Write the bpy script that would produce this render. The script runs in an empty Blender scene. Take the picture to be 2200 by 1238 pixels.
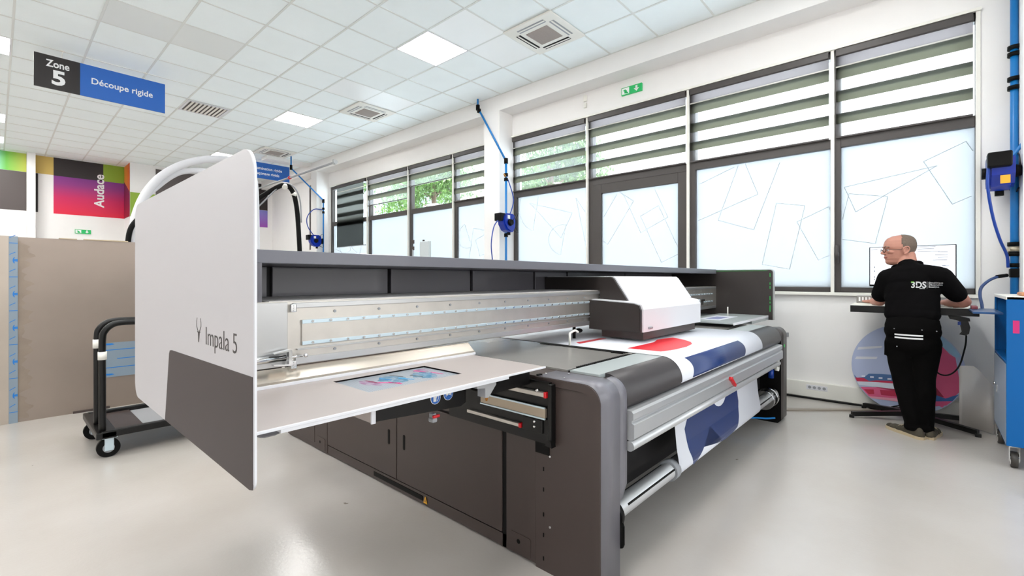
import bpy, bmesh, math, random
from mathutils import Vector, Matrix, Euler, noise
random.seed(7)
S = bpy.context.scene
COL = S.collection

# ------------------------------------------------------------------ camera, world, lights, exposure
cd = bpy.data.cameras.new('camera'); cam = bpy.data.objects.new('camera', cd); COL.objects.link(cam)
cam.location = (0, 0, 1.35)
cam.rotation_euler = (math.radians(90), 0, math.radians(-48.09))
cd.sensor_width = 36; cd.lens = 997 / 2200 * 36
cd.shift_y = -20 / 2200
cd.clip_start = 0.05; cd.clip_end = 200
S.camera = cam

S.view_settings.view_transform = 'Standard'
S.view_settings.look = 'None'
S.view_settings.gamma = 1
S.view_settings.use_curve_mapping = False
S.view_settings.exposure = 1.2

W = bpy.data.worlds.new('overcast'); S.world = W; W.use_nodes = True
wn = W.node_tree; wn.nodes.clear()
wo = wn.nodes.new('ShaderNodeOutputWorld'); wb = wn.nodes.new('ShaderNodeBackground')
wt = wn.nodes.new('ShaderNodeTexCoord'); ws = wn.nodes.new('ShaderNodeSeparateXYZ'); wr = wn.nodes.new('ShaderNodeValToRGB')
wn.links.new(wt.outputs['Generated'], ws.inputs[0]); wn.links.new(ws.outputs['Z'], wr.inputs[0])
wr.color_ramp.elements[0].position = 0.0; wr.color_ramp.elements[0].color = (0.80, 0.80, 0.79, 1)
wr.color_ramp.elements[1].position = 0.35; wr.color_ramp.elements[1].color = (0.90, 0.96, 1.0, 1)
wn.links.new(wr.outputs[0], wb.inputs['Color']); wb.inputs['Strength'].default_value = 1.7
wn.links.new(wb.outputs[0], wo.inputs[0])
sd = bpy.data.lights.new('sun', 'SUN'); sun = bpy.data.objects.new('sun', sd); COL.objects.link(sun)
sd.energy = 15.0; sd.angle = math.radians(2); sd.color = (.97, .99, 1); sun.location = (0, 0, 20)
sun.rotation_euler = Vector((math.cos(math.radians(74)), 0.05, -math.sin(math.radians(74)))).to_track_quat('-Z', 'Y').to_euler()
LAMP = 15.0          # radiance of the ceiling light diffusers

# ------------------------------------------------------------------ materials
def lin(c):
    return tuple(((x / 255) / 12.92 if x / 255 <= .04045 else ((x / 255 + .055) / 1.055) ** 2.4) for x in c)
MATS = {}
def mat(name, rgb, rough=.5, metal=0, noise=0, nscale=6, bump=0, bscale=200, spec=.5, emit=0, coat=0, trans=0):
    if name in MATS: return MATS[name]
    m = bpy.data.materials.new(name); m.use_nodes = True; nt = m.node_tree; b = nt.nodes['Principled BSDF']
    c = lin(rgb); b.inputs['Base Color'].default_value = (*c, 1)
    b.inputs['Roughness'].default_value = rough; b.inputs['Metallic'].default_value = metal
    b.inputs['Specular IOR Level'].default_value = spec
    b.inputs['Coat Weight'].default_value = coat
    tc = nt.nodes.new('ShaderNodeTexCoord')
    n = nt.nodes.new('ShaderNodeTexNoise'); n.inputs['Scale'].default_value = nscale; n.inputs['Detail'].default_value = 5
    nt.links.new(tc.outputs['Object'], n.inputs['Vector'])
    mx = nt.nodes.new('ShaderNodeMix'); mx.data_type = 'RGBA'
    k = noise
    mx.inputs[6].default_value = (*[x * (1 - k) for x in c], 1); mx.inputs[7].default_value = (*[min(1, x * (1 + k)) for x in c], 1)
    nt.links.new(n.outputs[0], mx.inputs[0]); nt.links.new(mx.outputs[2], b.inputs['Base Color'])
    if bump:
        n2 = nt.nodes.new('ShaderNodeTexNoise'); n2.inputs['Scale'].default_value = bscale
        nt.links.new(tc.outputs['Object'], n2.inputs['Vector'])
        bp = nt.nodes.new('ShaderNodeBump'); bp.inputs['Strength'].default_value = bump; bp.inputs['Distance'].default_value = .002
        nt.links.new(n2.outputs[0], bp.inputs['Height']); nt.links.new(bp.outputs[0], b.inputs['Normal'])
    if emit:
        b.inputs['Emission Color'].default_value = (*c, 1); b.inputs['Emission Strength'].default_value = emit
    MATS[name] = m; return m

def gradmat(name, stops, axis, lo, hi, rough=.5):
    """flat printed graphic with a printed colour blend along one world axis"""
    m = bpy.data.materials.new(name); m.use_nodes = True; nt = m.node_tree; b = nt.nodes['Principled BSDF']
    g = nt.nodes.new('ShaderNodeNewGeometry'); s = nt.nodes.new('ShaderNodeSeparateXYZ'); nt.links.new(g.outputs['Position'], s.inputs[0])
    mr = nt.nodes.new('ShaderNodeMapRange'); mr.inputs['From Min'].default_value = lo; mr.inputs['From Max'].default_value = hi
    nt.links.new(s.outputs[axis], mr.inputs[0]); r = nt.nodes.new('ShaderNodeValToRGB'); nt.links.new(mr.outputs[0], r.inputs[0])
    el = r.color_ramp.elements
    el[0].position = stops[0][0]; el[0].color = (*lin(stops[0][1]), 1); el[1].position = stops[-1][0]; el[1].color = (*lin(stops[-1][1]), 1)
    for p, c in stops[1:-1]:
        e = el.new(p); e.color = (*lin(c), 1)
    nt.links.new(r.outputs[0], b.inputs['Base Color']); b.inputs['Roughness'].default_value = rough
    return m

M = {}
M['wall'] = mat('white wall paint', (238, 236, 234), .75, bump=.15, bscale=90, noise=.015)
M['ceil'] = mat('mineral ceiling tile', (244, 251, 252), .85, noise=.03, nscale=3, bump=.3, bscale=300)
M['grid'] = mat('ceiling grid rail', (222, 225, 222), .4)
M['smooth'] = mat('smooth satin panel', (246, 249, 249), .3)
M['white'] = mat('white lacquer', (220, 220, 224), .35)
M['wplast'] = mat('white plastic', (232, 230, 222), .4)
M['frame'] = mat('bronze window frame', (66, 61, 59), .42, spec=.5)
M['alu'] = mat('grey aluminium', (170, 172, 172), .38, metal=.7)
M['black'] = mat('black plastic', (9, 8, 8), .5, spec=.15)
M['blackm'] = mat('black metal', (9, 8, 8), .35, spec=.35)
M['dark'] = mat('charcoal sheet metal', (64, 53, 50), .4, noise=.05, nscale=2)
M['darkb'] = mat('charcoal edge band', (112, 110, 117), .36)
M['darkin'] = mat('charcoal inner sheet', (26, 24, 25), .5, spec=.3)
M['panel'] = mat('pearl panel', (190, 187, 190), .45)
M['pdark'] = mat('panel dark field', (70, 62, 62), .55, spec=.3)
M['steel'] = mat('brushed steel', (196, 191, 184), .34, metal=.85, noise=.14, nscale=9)
M['steel2'] = mat('bright steel strip', (186, 186, 186), .28, metal=.8)
M['zinc'] = mat('zinc rail', (196, 212, 220), .3, metal=.6)
M['anod'] = mat('anodised profile', (190, 191, 193), .35, metal=.55, noise=.03)
M['table'] = mat('grey beige sheet', (178, 168, 164), .35, metal=.15, noise=.02)
M['bed'] = mat('steel bed plate', (140, 137, 133), .25, metal=.2, noise=.08, nscale=5)
M['bedl'] = mat('light bed plate', (168, 175, 175), .35, metal=.1)
M['rubber'] = mat('dark roller cover', (56, 52, 54), .38)
M['chrome'] = mat('chrome', (214, 214, 214), .12, metal=1)
M['paper'] = mat('white vinyl', (224, 226, 234), .38)
M['navy'] = mat('navy ink', (24, 50, 104), .35)
M['redink'] = mat('red ink', (222, 32, 46), .35)
M['red'] = mat('red plastic', (205, 24, 34), .35)
M['text'] = mat('dark lettering', (58, 52, 52), .5)
M['wtext'] = mat('white lettering', (240, 240, 240), .5)
M['blue'] = mat('sign blue', (36, 102, 190), .45)
M['signblk'] = mat('sign black', (38, 33, 33), .45)
M['hose'] = mat('blue air hose', (16, 118, 190), .35)
M['hosed'] = mat('deep blue hose', (8, 58, 150), .35)
M['reel'] = mat('blue reel plastic', (8, 46, 160), .25)
M['cabinet'] = mat('blue cabinet paint', (0, 92, 160), .42, spec=.3)
M['cabdoor'] = mat('grey blue cabinet door', (150, 164, 182), .3)
M['green'] = mat('exit green', (22, 150, 80), .5, emit=.25)
M['led'] = mat('green indicator light', (30, 170, 70), .4, emit=.35)
M['yellow'] = mat('warning yellow', (232, 168, 40), .5)
M['film'] = mat('pale blue film', (126, 140, 152), .3)
M['fblue'] = mat('film print blue', (18, 112, 190), .4)
M['sheet'] = mat('raw metal sheet', (146, 132, 122), .34, metal=.5, noise=.10, nscale=3)
M['skin'] = mat('skin', (180, 126, 108), .55, noise=.05, nscale=30)
M['hair'] = mat('short grey brown hair', (104, 90, 80), .9, noise=.25, nscale=120)
M['shirt'] = mat('black cotton', (7, 6, 7), .95, spec=.1, noise=.15, nscale=40)
M['trouser'] = mat('black work cloth', (5, 4, 4), .95, spec=.1, noise=.1, nscale=40)
M['shoe'] = mat('olive suede', (66, 60, 48), .85, noise=.2, nscale=60)
M['sole'] = mat('cream rubber sole', (186, 168, 138), .6)
M['mag'] = mat('magenta', (196, 32, 110), .5)
M['grey'] = mat('mid grey plastic', (150, 152, 156), .5)
M['leaf'] = mat('leaf green', (70, 104, 34), .6, noise=.3, nscale=3)
M['bark'] = mat('bark', (96, 78, 62), .9, noise=.3, nscale=20)
M['lime'] = mat('lime graphic', (140, 172, 48), .5)
M['blackg'] = mat('graphic black', (40, 32, 32), .5)
M['dkg'] = mat('graphic charcoal', (82, 73, 72), .5)
M['gold'] = mat('graphic ochre', (204, 174, 92), .5)

def special(name):
    m = bpy.data.materials.new(name); m.use_nodes = True; nt = m.node_tree; nt.nodes.clear()
    return m, nt, nt.nodes.new('ShaderNodeOutputMaterial')
# epoxy floor
m, nt, o = special('grey epoxy floor'); b = nt.nodes.new('ShaderNodeBsdfPrincipled'); nt.links.new(b.outputs[0], o.inputs[0])
tc = nt.nodes.new('ShaderNodeTexCoord'); n = nt.nodes.new('ShaderNodeTexNoise'); n.inputs['Scale'].default_value = .8; n.inputs['Detail'].default_value = 8
nt.links.new(tc.outputs['Object'], n.inputs['Vector']); r = nt.nodes.new('ShaderNodeValToRGB'); nt.links.new(n.outputs[0], r.inputs[0])
r.color_ramp.elements[0].position = .3; r.color_ramp.elements[0].color = (*lin((174, 167, 160)), 1)
r.color_ramp.elements[1].position = .7; r.color_ramp.elements[1].color = (*lin((188, 183, 178)), 1)
n3 = nt.nodes.new('ShaderNodeTexNoise'); n3.inputs['Scale'].default_value = 9; n3.inputs['Detail'].default_value = 3
nt.links.new(tc.outputs['Object'], n3.inputs['Vector'])
r3 = nt.nodes.new('ShaderNodeValToRGB'); nt.links.new(n3.outputs[0], r3.inputs[0])
r3.color_ramp.elements[0].position = .235; r3.color_ramp.elements[0].color = (.45, .43, .4, 1); r3.color_ramp.elements[1].position = .25; r3.color_ramp.elements[1].color = (1, 1, 1, 1)
mm = nt.nodes.new('ShaderNodeMix'); mm.data_type = 'RGBA'; mm.blend_type = 'MULTIPLY'; mm.inputs[0].default_value = 1
nt.links.new(r.outputs[0], mm.inputs[6]); nt.links.new(r3.outputs[0], mm.inputs[7]); nt.links.new(mm.outputs[2], b.inputs['Base Color'])
n2 = nt.nodes.new('ShaderNodeTexNoise'); n2.inputs['Scale'].default_value = 55; nt.links.new(tc.outputs['Object'], n2.inputs['Vector'])
bp = nt.nodes.new('ShaderNodeBump'); bp.inputs['Strength'].default_value = .12; bp.inputs['Distance'].default_value = .004
nt.links.new(n2.outputs[0], bp.inputs['Height']); nt.links.new(bp.outputs[0], b.inputs['Normal'])
b.inputs['Roughness'].default_value = .2; b.inputs['Specular IOR Level'].default_value = .55
M['floor'] = m
# thin clear glass
m, nt, o = special('clear glass'); a = nt.nodes.new('ShaderNodeBsdfTransparent'); g = nt.nodes.new('ShaderNodeBsdfGlossy')
g.inputs['Roughness'].default_value = .02; a.inputs['Color'].default_value = (.95, .97, .96, 1)
x = nt.nodes.new('ShaderNodeMixShader'); x.inputs[0].default_value = .06
nt.links.new(a.outputs[0], x.inputs[1]); nt.links.new(g.outputs[0], x.inputs[2]); nt.links.new(x.outputs[0], o.inputs[0]); M['glass'] = m
# frosted film glass
def frosted(name, col, tr):
    m, nt, o = special(name); t = nt.nodes.new('ShaderNodeBsdfTranslucent'); t.inputs['Color'].default_value = (*col, 1)
    d = nt.nodes.new('ShaderNodeBsdfTransparent'); d.inputs['Color'].default_value = (*col, 1)
    x = nt.nodes.new('ShaderNodeMixShader'); x.inputs[0].default_value = tr
    nt.links.new(t.outputs[0], x.inputs[1]); nt.links.new(d.outputs[0], x.inputs[2]); nt.links.new(x.outputs[0], o.inputs[0]); return m
M['frost'] = frosted('frosted film on glass', (.44, .452, .456), .10)
M['frostline'] = frosted('line printed on frosted film', (.965, .97, .972), .12)
M['band'] = frosted('dense blind weave', (.27, .265, .225), .04)
M['band2'] = frosted('second blind layer', (.66, .67, .72), .04)
M['sheer'] = frosted('sheer blind weave', (.95, .95, .96), .93)
M['gap'] = frosted('grey blind weave', (.40, .375, .375), .1)
M['blackout'] = frosted('dark blind cloth', (.30, .30, .29), .05)
# lens of glasses
M['lens'] = M['glass']
# lamp diffuser
m, nt, o = special('lit diffuser'); e = nt.nodes.new('ShaderNodeEmission'); e.inputs[0].default_value = (1, .99, .97, 1); e.inputs[1].default_value = LAMP
nt.links.new(e.outputs[0], o.inputs[0]); M['lamp'] = m
# monitor screen
m, nt, o = special('lit monitor screen'); e = nt.nodes.new('ShaderNodeEmission'); e.inputs[0].default_value = (.78, .83, .9, 1); e.inputs[1].default_value = .85
nt.links.new(e.outputs[0], o.inputs[0]); M['screen'] = m
# streaky smear on the raw sheet's edge
m = mat('smeared metal edge', (142, 127, 114), .5, metal=.3, noise=.25, nscale=7); M['smear'] = m
# fine perforated tray
m = mat('perforated tray metal', (150, 158, 170), .35, metal=.4); nt = m.node_tree; b = nt.nodes['Principled BSDF']
tc = nt.nodes.new('ShaderNodeTexCoord'); w = nt.nodes.new('ShaderNodeTexVoronoi'); w.inputs['Scale'].default_value = 120; w.inputs['Randomness'].default_value = 0
nt.links.new(tc.outputs['Object'], w.inputs['Vector']); rr = nt.nodes.new('ShaderNodeValToRGB'); nt.links.new(w.outputs['Distance'], rr.inputs[0])
rr.color_ramp.elements[0].position = .25; rr.color_ramp.elements[0].color = (.06, .07, .09, 1); rr.color_ramp.elements[1].position = .4; rr.color_ramp.elements[1].color = (.45, .5, .56, 1)
nt.links.new(rr.outputs[0], b.inputs['Base Color']); M['perf'] = m

# ------------------------------------------------------------------ mesh helpers (all in world coordinates)
def B(): return bmesh.new()
def box(bm, x0, x1, y0, y1, z0, z1, bev=0, mi=0, seg=2):
    r = bmesh.ops.create_cube(bm, size=1)
    vs = r['verts']
    for v in vs:
        v.co = Vector((x0 + (x1 - x0) * (v.co.x + .5), y0 + (y1 - y0) * (v.co.y + .5), z0 + (z1 - z0) * (v.co.z + .5)))
    fs = set(f for v in vs for f in v.link_faces)
    for f in fs: f.material_index = mi
    if bev:
        es = list(set(e for v in vs for e in v.link_edges))
        r = bmesh.ops.bevel(bm, geom=es, offset=bev, segments=seg, affect='EDGES', profile=.5)
        for f in r['faces']: f.material_index = mi
    return vs
def prism(bm, pts, axis, a0, a1, mi=0, bev=0):
    """extrude a 2D polygon along an axis; axis 0: pts=(y,z); 1: pts=(x,z); 2: pts=(x,y)"""
    def P(p, a):
        return {0: (a, p[0], p[1]), 1: (p[0], a, p[1]), 2: (p[0], p[1], a)}[axis]
    A = [bm.verts.new(P(p, a0)) for p in pts]; Bv = [bm.verts.new(P(p, a1)) for p in pts]
    n = len(pts); fs = [bm.faces.new(A), bm.faces.new(Bv[::-1])]
    for i in range(n): fs.append(bm.faces.new((A[i], Bv[i], Bv[(i + 1) % n], A[(i + 1) % n])))
    for f in fs: f.material_index = mi
    bmesh.ops.recalc_face_normals(bm, faces=fs)
    if bev:
        es = [e for e in set(e for f in fs[:2] for e in f.edges)]
        bmesh.ops.bevel(bm, geom=es, offset=bev, segments=2, affect='EDGES')
def rounded(u0, u1, v0, v1, rs, seg=8):
    """rounded rectangle polygon, rs = radii (u0v0, u1v0, u1v1, u0v1)"""
    out = []
    for (cu, cv, a, r) in ((u0, v0, 180, rs[0]), (u1, v0, 270, rs[1]), (u1, v1, 0, rs[2]), (u0, v1, 90, rs[3])):
        if r == 0: out.append((cu, cv)); continue
        ox = cu + (r if cu == u0 else -r); oy = cv + (r if cv == v0 else -r)
        for i in range(seg + 1):
            t = math.radians(a + 90 * i / seg); out.append((ox + r * math.cos(t), oy + r * math.sin(t)))
    return out
def frame_of(d):
    d = d.normalized(); up = Vector((0, 0, 1)) if abs(d.z) < .9 else Vector((1, 0, 0))
    a = d.cross(up).normalized(); return a, d.cross(a).normalized()
def cyl(bm, p, q, r, r2=None, seg=20, mi=0):
    p, q = Vector(p), Vector(q); r2 = r if r2 is None else r2; a, b = frame_of(q - p)
    A = []; Bv = []
    for i in range(seg):
        t = 2 * math.pi * i / seg; dr = a * math.cos(t) + b * math.sin(t)
        A.append(bm.verts.new(p + dr * r)); Bv.append(bm.verts.new(q + dr * r2))
    fs = [bm.faces.new(A), bm.faces.new(Bv[::-1])]
    for i in range(seg): fs.append(bm.faces.new((A[i], Bv[i], Bv[(i + 1) % seg], A[(i + 1) % seg])))
    for f in fs: f.material_index = mi; f.smooth = True
    fs[0].smooth = fs[1].smooth = False
    bmesh.ops.recalc_face_normals(bm, faces=fs)
def smooth_path(pts, n=6):
    pts = [Vector(p) for p in pts]
    if len(pts) < 3: return pts
    out = []
    P = [pts[0] * 2 - pts[1]] + pts + [pts[-1] * 2 - pts[-2]]
    for i in range(1, len(P) - 2):
        p0, p1, p2, p3 = P[i - 1:i + 3]
        for k in range(n):
            t = k / n
            out.append(.5 * ((2 * p1) + (p2 - p0) * t + (2 * p0 - 5 * p1 + 4 * p2 - p3) * t * t + (3 * p1 - p0 - 3 * p2 + p3) * t ** 3))
    out.append(pts[-1]); return out
def tube(bm, pts, r, seg=10, mi=0, smooth=True, n=6):
    pts = smooth_path(pts, n) if smooth else [Vector(p) for p in pts]
    rings = []; a = None
    for i, p in enumerate(pts):
        d = (pts[min(i + 1, len(pts) - 1)] - pts[max(i - 1, 0)]).normalized()
        if a is None: a, b = frame_of(d)
        else:
            a = (a - d * a.dot(d)).normalized(); b = d.cross(a)
        rings.append([bm.verts.new(p + (a * math.cos(2 * math.pi * k / seg) + b * math.sin(2 * math.pi * k / seg)) * r) for k in range(seg)])
    fs = [bm.faces.new(rings[0]), bm.faces.new(rings[-1][::-1])]
    for A, Bv in zip(rings, rings[1:]):
        for k in range(seg): fs.append(bm.faces.new((A[k], Bv[k], Bv[(k + 1) % seg], A[(k + 1) % seg])))
    for f in fs: f.material_index = mi; f.smooth = True
    bmesh.ops.recalc_face_normals(bm, faces=fs)
def ball(bm, c, r, sc=(1, 1, 1), rot=None, mi=0, sub=3):
    g = bmesh.ops.create_icosphere(bm, subdivisions=sub, radius=1)
    Rm = (rot or Euler((0, 0, 0))).to_matrix()
    for v in g['verts']:
        v.co = Rm @ Vector((v.co.x * sc[0] * r, v.co.y * sc[1] * r, v.co.z * sc[2] * r)) + Vector(c)
    for f in set(f for v in g['verts'] for f in v.link_faces): f.material_index = mi; f.smooth = True
def taper(bm, p, q, r, r2, n=5):
    p, q = Vector(p), Vector(q)
    ball(bm, p, r, sub=2); ball(bm, q, r2, sub=2); cyl(bm, p, q, r, r2, 20)
def poly(bm, pts, thick=None, mi=0):
    vs = [bm.verts.new(p) for p in pts]; f = bm.faces.new(vs); f.material_index = mi
    if thick:
        e = bmesh.ops.extrude_face_region(bm, geom=[f]); t = Vector(thick)
        for v in e['geom']:
            if isinstance(v, bmesh.types.BMVert): v.co += t
        fs = set(g for v in e['geom'] if isinstance(v, bmesh.types.BMVert) for g in v.link_faces)
        for g in fs: g.material_index = mi
        bmesh.ops.recalc_face_normals(bm, faces=list(fs | {f}))

class Thing:
    """an Empty at the thing's base that parents its parts"""
    def __init__(s, name, label=None, cat=None, loc=(0, 0, 0), group=None, kind=None):
        s.loc = Vector(loc); s.o = bpy.data.objects.new(name, None); COL.objects.link(s.o); s.o.location = s.loc
        s.o.empty_display_size = .1
        tag(s.o, label, cat, group, kind)
    def part(s, name, bm, m, parent=None, label=None, kind=None):
        o = mk(name, bm, m, s.loc, parent or s.o); tag(o, label, None, None, kind); return o
def tag(o, label=None, cat=None, group=None, kind=None):
    if label: o['label'] = label
    if cat: o['category'] = cat
    if group: o['group'] = group
    if kind: o['kind'] = kind
    return o
def mk(name, bm, m, loc=(0, 0, 0), parent=None):
    loc = Vector(loc)
    for v in bm.verts: v.co -= loc
    me = bpy.data.meshes.new(name); bm.to_mesh(me); bm.free()
    for x in (m if isinstance(m, (list, tuple)) else [m]): me.materials.append(M[x] if isinstance(x, str) else x)
    o = bpy.data.objects.new(name, me); COL.objects.link(o)
    if parent: o.parent = parent
    else: o.location = loc
    return o
def solo(name, bm, m, label, cat, group=None, loc=(0, 0, 0)):
    return tag(mk(name, bm, m, loc), label, cat, group)
def struct(name, bm, m, parent=None):
    o = mk(name, bm, m, (0, 0, 0), parent)
    if not parent: o['kind'] = 'structure'
    return o
def text_bm(s, size, org, xd, ud, depth=.002, offset=0, xs=1.0, align='LEFT', bm=None, space=1.0):
    cu = bpy.data.curves.new('lettering', 'FONT'); cu.body = s; cu.size = size; cu.offset = offset; cu.align_x = align
    cu.extrude = .0001; cu.resolution_u = 3; cu.space_character = space
    ob = bpy.data.objects.new('lettering', cu); COL.objects.link(ob)
    dg = bpy.context.evaluated_depsgraph_get(); dg.update()
    me = bpy.data.meshes.new_from_object(ob.evaluated_get(dg))
    bm = bm or B(); base = len(bm.verts); bm.from_mesh(me)
    bm.verts.ensure_lookup_table(); xd, ud = Vector(xd), Vector(ud); nn = xd.cross(ud)
    for v in bm.verts[base:]:
        c = v.co.copy(); v.co = Vector(org) + xd * c.x * xs + ud * c.y + nn * (depth if c.z > 0 else 0)
    bpy.data.objects.remove(ob); bpy.data.curves.remove(cu); bpy.data.meshes.remove(me)
    return bm
def remesh(bm, voxel, smooth=3):
    me = bpy.data.meshes.new('tmp'); bm.to_mesh(me); bm.free(); ob = bpy.data.objects.new('tmp', me); COL.objects.link(ob)
    r = ob.modifiers.new('r', 'REMESH'); r.mode = 'VOXEL'; r.voxel_size = voxel; r.use_smooth_shade = True
    if smooth:
        s = ob.modifiers.new('s', 'SMOOTH'); s.factor = .5; s.iterations = smooth
    dg = bpy.context.evaluated_depsgraph_get(); dg.update()
    m2 = bpy.data.meshes.new_from_object(ob.evaluated_get(dg)); out = B(); out.from_mesh(m2)
    for f in out.faces: f.smooth = True
    bpy.data.objects.remove(ob); bpy.data.meshes.remove(me); bpy.data.meshes.remove(m2)
    return out

# ================================================================== ROOM
CZ = 4.55
b = B(); box(b, -5, 6.45, -3.5, 17.4, -.1, 0); struct('floor', b, 'floor')
b = B(); box(b, -5, 6.45, -3.5, 17.4, CZ, CZ + .1)
gx = [.152 + .7125 * k for k in range(-7, 9)]; gy = [4.08 + .7135 * k for k in range(-10, 19)]
for x in gx: box(b, x - .012, x + .012, -3.5, 17.15, CZ - .006, CZ + .001, mi=1)
for y in gy:
    if y < 17.15: box(b, -5, 5.86, y - .012, y + .012, CZ - .0055, CZ + .001, mi=1)
struct('ceiling', b, ['ceil', 'grid'])
# window wall with its two openings, the door opening runs to the floor
XW = 6.2
b = B()
def wbox(y0, y1, z0, z1): box(b, XW, XW + .25, y0, y1, z0, z1)
wbox(-3.5, -.36, 0, CZ); wbox(-.36, 2.38, 0, 1.2); wbox(3.97, 5.553, 0, 1.2); wbox(-.36, 5.553, 3.887, CZ)
wbox(5.553, 6.0, 0, CZ); wbox(6.0, 12.34, 0, 1.2); wbox(6.0, 12.34, 3.887, CZ); wbox(12.34, 13.42, 0, CZ)
wbox(13.42, 13.62, 0, 2.2); wbox(13.42, 13.62, 4.1, CZ); wbox(13.62, 17.4, 0, CZ)
struct('wall_right', b, 'wall')
b = B(); box(b, -5.25, -5, -3.5, 17.4, 0, CZ + .1); struct('wall_left', b, 'wall')  # unseen wall, put in to cut the light from the left
b = B(); box(b, -5.25, 6.45, -3.75, -3.5, 0, 1.0); box(b, -5.25, 6.45, -3.75, -3.5, 3.9, CZ + .1)
for x0, x1 in ((-5.25, -4.2), (-1.6, -.8), (1.8, 2.6), (5.2, 6.45)): box(b, x0, x1, -3.75, -3.5, 1.0, 3.9)
struct('wall_front', b, 'wall')  # unseen wall with openings, added to tame rear light and steel reflections
b = B(); box(b, 5.86, XW, -3.5, 16.35, 4.28, CZ); struct('trim_1', b, 'wall')
for i, (y0, y1) in enumerate(((-1.0, -.60), (5.553, 5.93), (12.42, 12.76))):
    b = B(); box(b, 5.86, XW, y0, y1, 0, 4.28); struct('trim_%d' % (i + 2), b, 'wall')
b = B(); box(b, 4.7, 5.86, 12.76, 13.1, 4.47, CZ); struct('trim_5', b, 'wall')
# far wall: recessed bay at the left, a nearer section at the right
b = B(); box(b, -5, 2.48, 17.15, 17.4, 0, CZ); box(b, .54, .69, 16.92, 17.15, 0, CZ); box(b, 2.48, 6.2, 16.35, 17.4, 0, CZ)
struct('wall_back', b, 'wall')
# narrow dark slot window in the far pier
w = Thing('window_9', kind='structure', loc=(6.2, 13.52, 2.2))
b = B(); box(b, 6.22, 6.26, 13.42, 13.62, 2.2, 4.1); w.part('frame', b, 'frame')

# graphics printed on the far wall
def graphic(bm, m, label, name='wall_graphic'):
    return solo(name, bm, m, label, 'wall graphic')
def yb(x0, x1, z0, z1, y=17.15, t=.006):
    b = B(); box(b, x0, x1, y - t, y - .0005, z0, z1); return b
tg = gradmat('teal to lime print', [(0, (150, 226, 214)), (.45, (110, 190, 70)), (1, (196, 200, 84))], 0, -.1, .54)
graphic(yb(-1.2, .535, 4.075, 4.54), tg, 'teal to lime printed strip at the far left of the back wall', 'wall_graphic')
graphic(yb(-1.2, .535, 3.085, 4.07), 'dkg', 'charcoal printed rectangle under the teal to lime strip')
graphic(yb(.695, 1.03, 4.08, 4.54), 'gold', 'ochre printed square beside the white column on the back wall')
graphic(yb(.70, .745, 3.075, 4.075), 'blackg', 'thin dark upright printed stripe below the ochre square')
pr_ = gradmat('purple to crimson print', [(0, (226, 28, 62)), (.45, (206, 34, 96)), (.8, (146, 52, 130)), (1, (128, 52, 140))], 2, 3.07, 4.07)
t = Thing('wall_graphic', 'black, green and crimson mural reading Audace on the back wall', 'wall graphic', (1.75, 17.15, 3.07))
t.part('black_field', yb(1.03, 2.02, 4.07, 4.545), 'blackg'); t.part('green_field', yb(2.02, 2.474, 4.07, 4.545), 'lime')
t.part('crimson_field', yb(1.03, 2.474, 3.07, 4.07), pr_)
b = text_bm('Audace', .285, (2.03, 17.142, 3.335), (0, 0, 1), (-1, 0, 0), .004, offset=.007, xs=1.06); t.part('lettering', b, 'wtext')
t = Thing('wall_graphic', 'orange and dark red mural on the return wall right of the Audace mural', 'wall graphic', (2.48, 16.7, 3.07))
og = gradmat('orange print', [(0, (226, 92, 40)), (1, (232, 150, 60))], 1, 16.35, 17.15)
rd = gradmat('wine print', [(0, (150, 10, 44)), (1, (96, 34, 84))], 2, 3.07, 4.3)
b = B(); poly(b, [(2.474, 17.14, 4.54), (2.474, 16.35, 4.54), (2.474, 16.35, 3.75), (2.474, 17.14, 4.12)], (-.004, 0, 0)); t.part('orange_field', b, og)
b = B(); poly(b, [(2.474, 17.14, 4.12), (2.474, 16.35, 3.75), (2.474, 16.35, 3.07), (2.474, 17.14, 3.07)], (-.004, 0, 0)); t.part('wine_field', b, rd)
graphic(yb(2.485, 3.05, 3.07, 3.74, 16.35), 'lime', 'lime green printed block low on the back wall behind the white arch')
graphic(yb(3.05, 4.9, 3.50, 4.47, 16.35), 'dkg', 'charcoal printed block high on the back wall inside the white arch')
graphic(yb(5.0, 6.05, 3.61, 4.47, 16.35), 'blackg', 'black printed block below the blue lamination sign')
pv = gradmat('violet print', [(0, (150, 70, 170)), (1, (128, 130, 200))], 2, 3.05, 3.61)
graphic(yb(5.0, 6.05, 3.05, 3.605, 16.35), pv, 'violet printed block right of the tall pearl panel')

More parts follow.
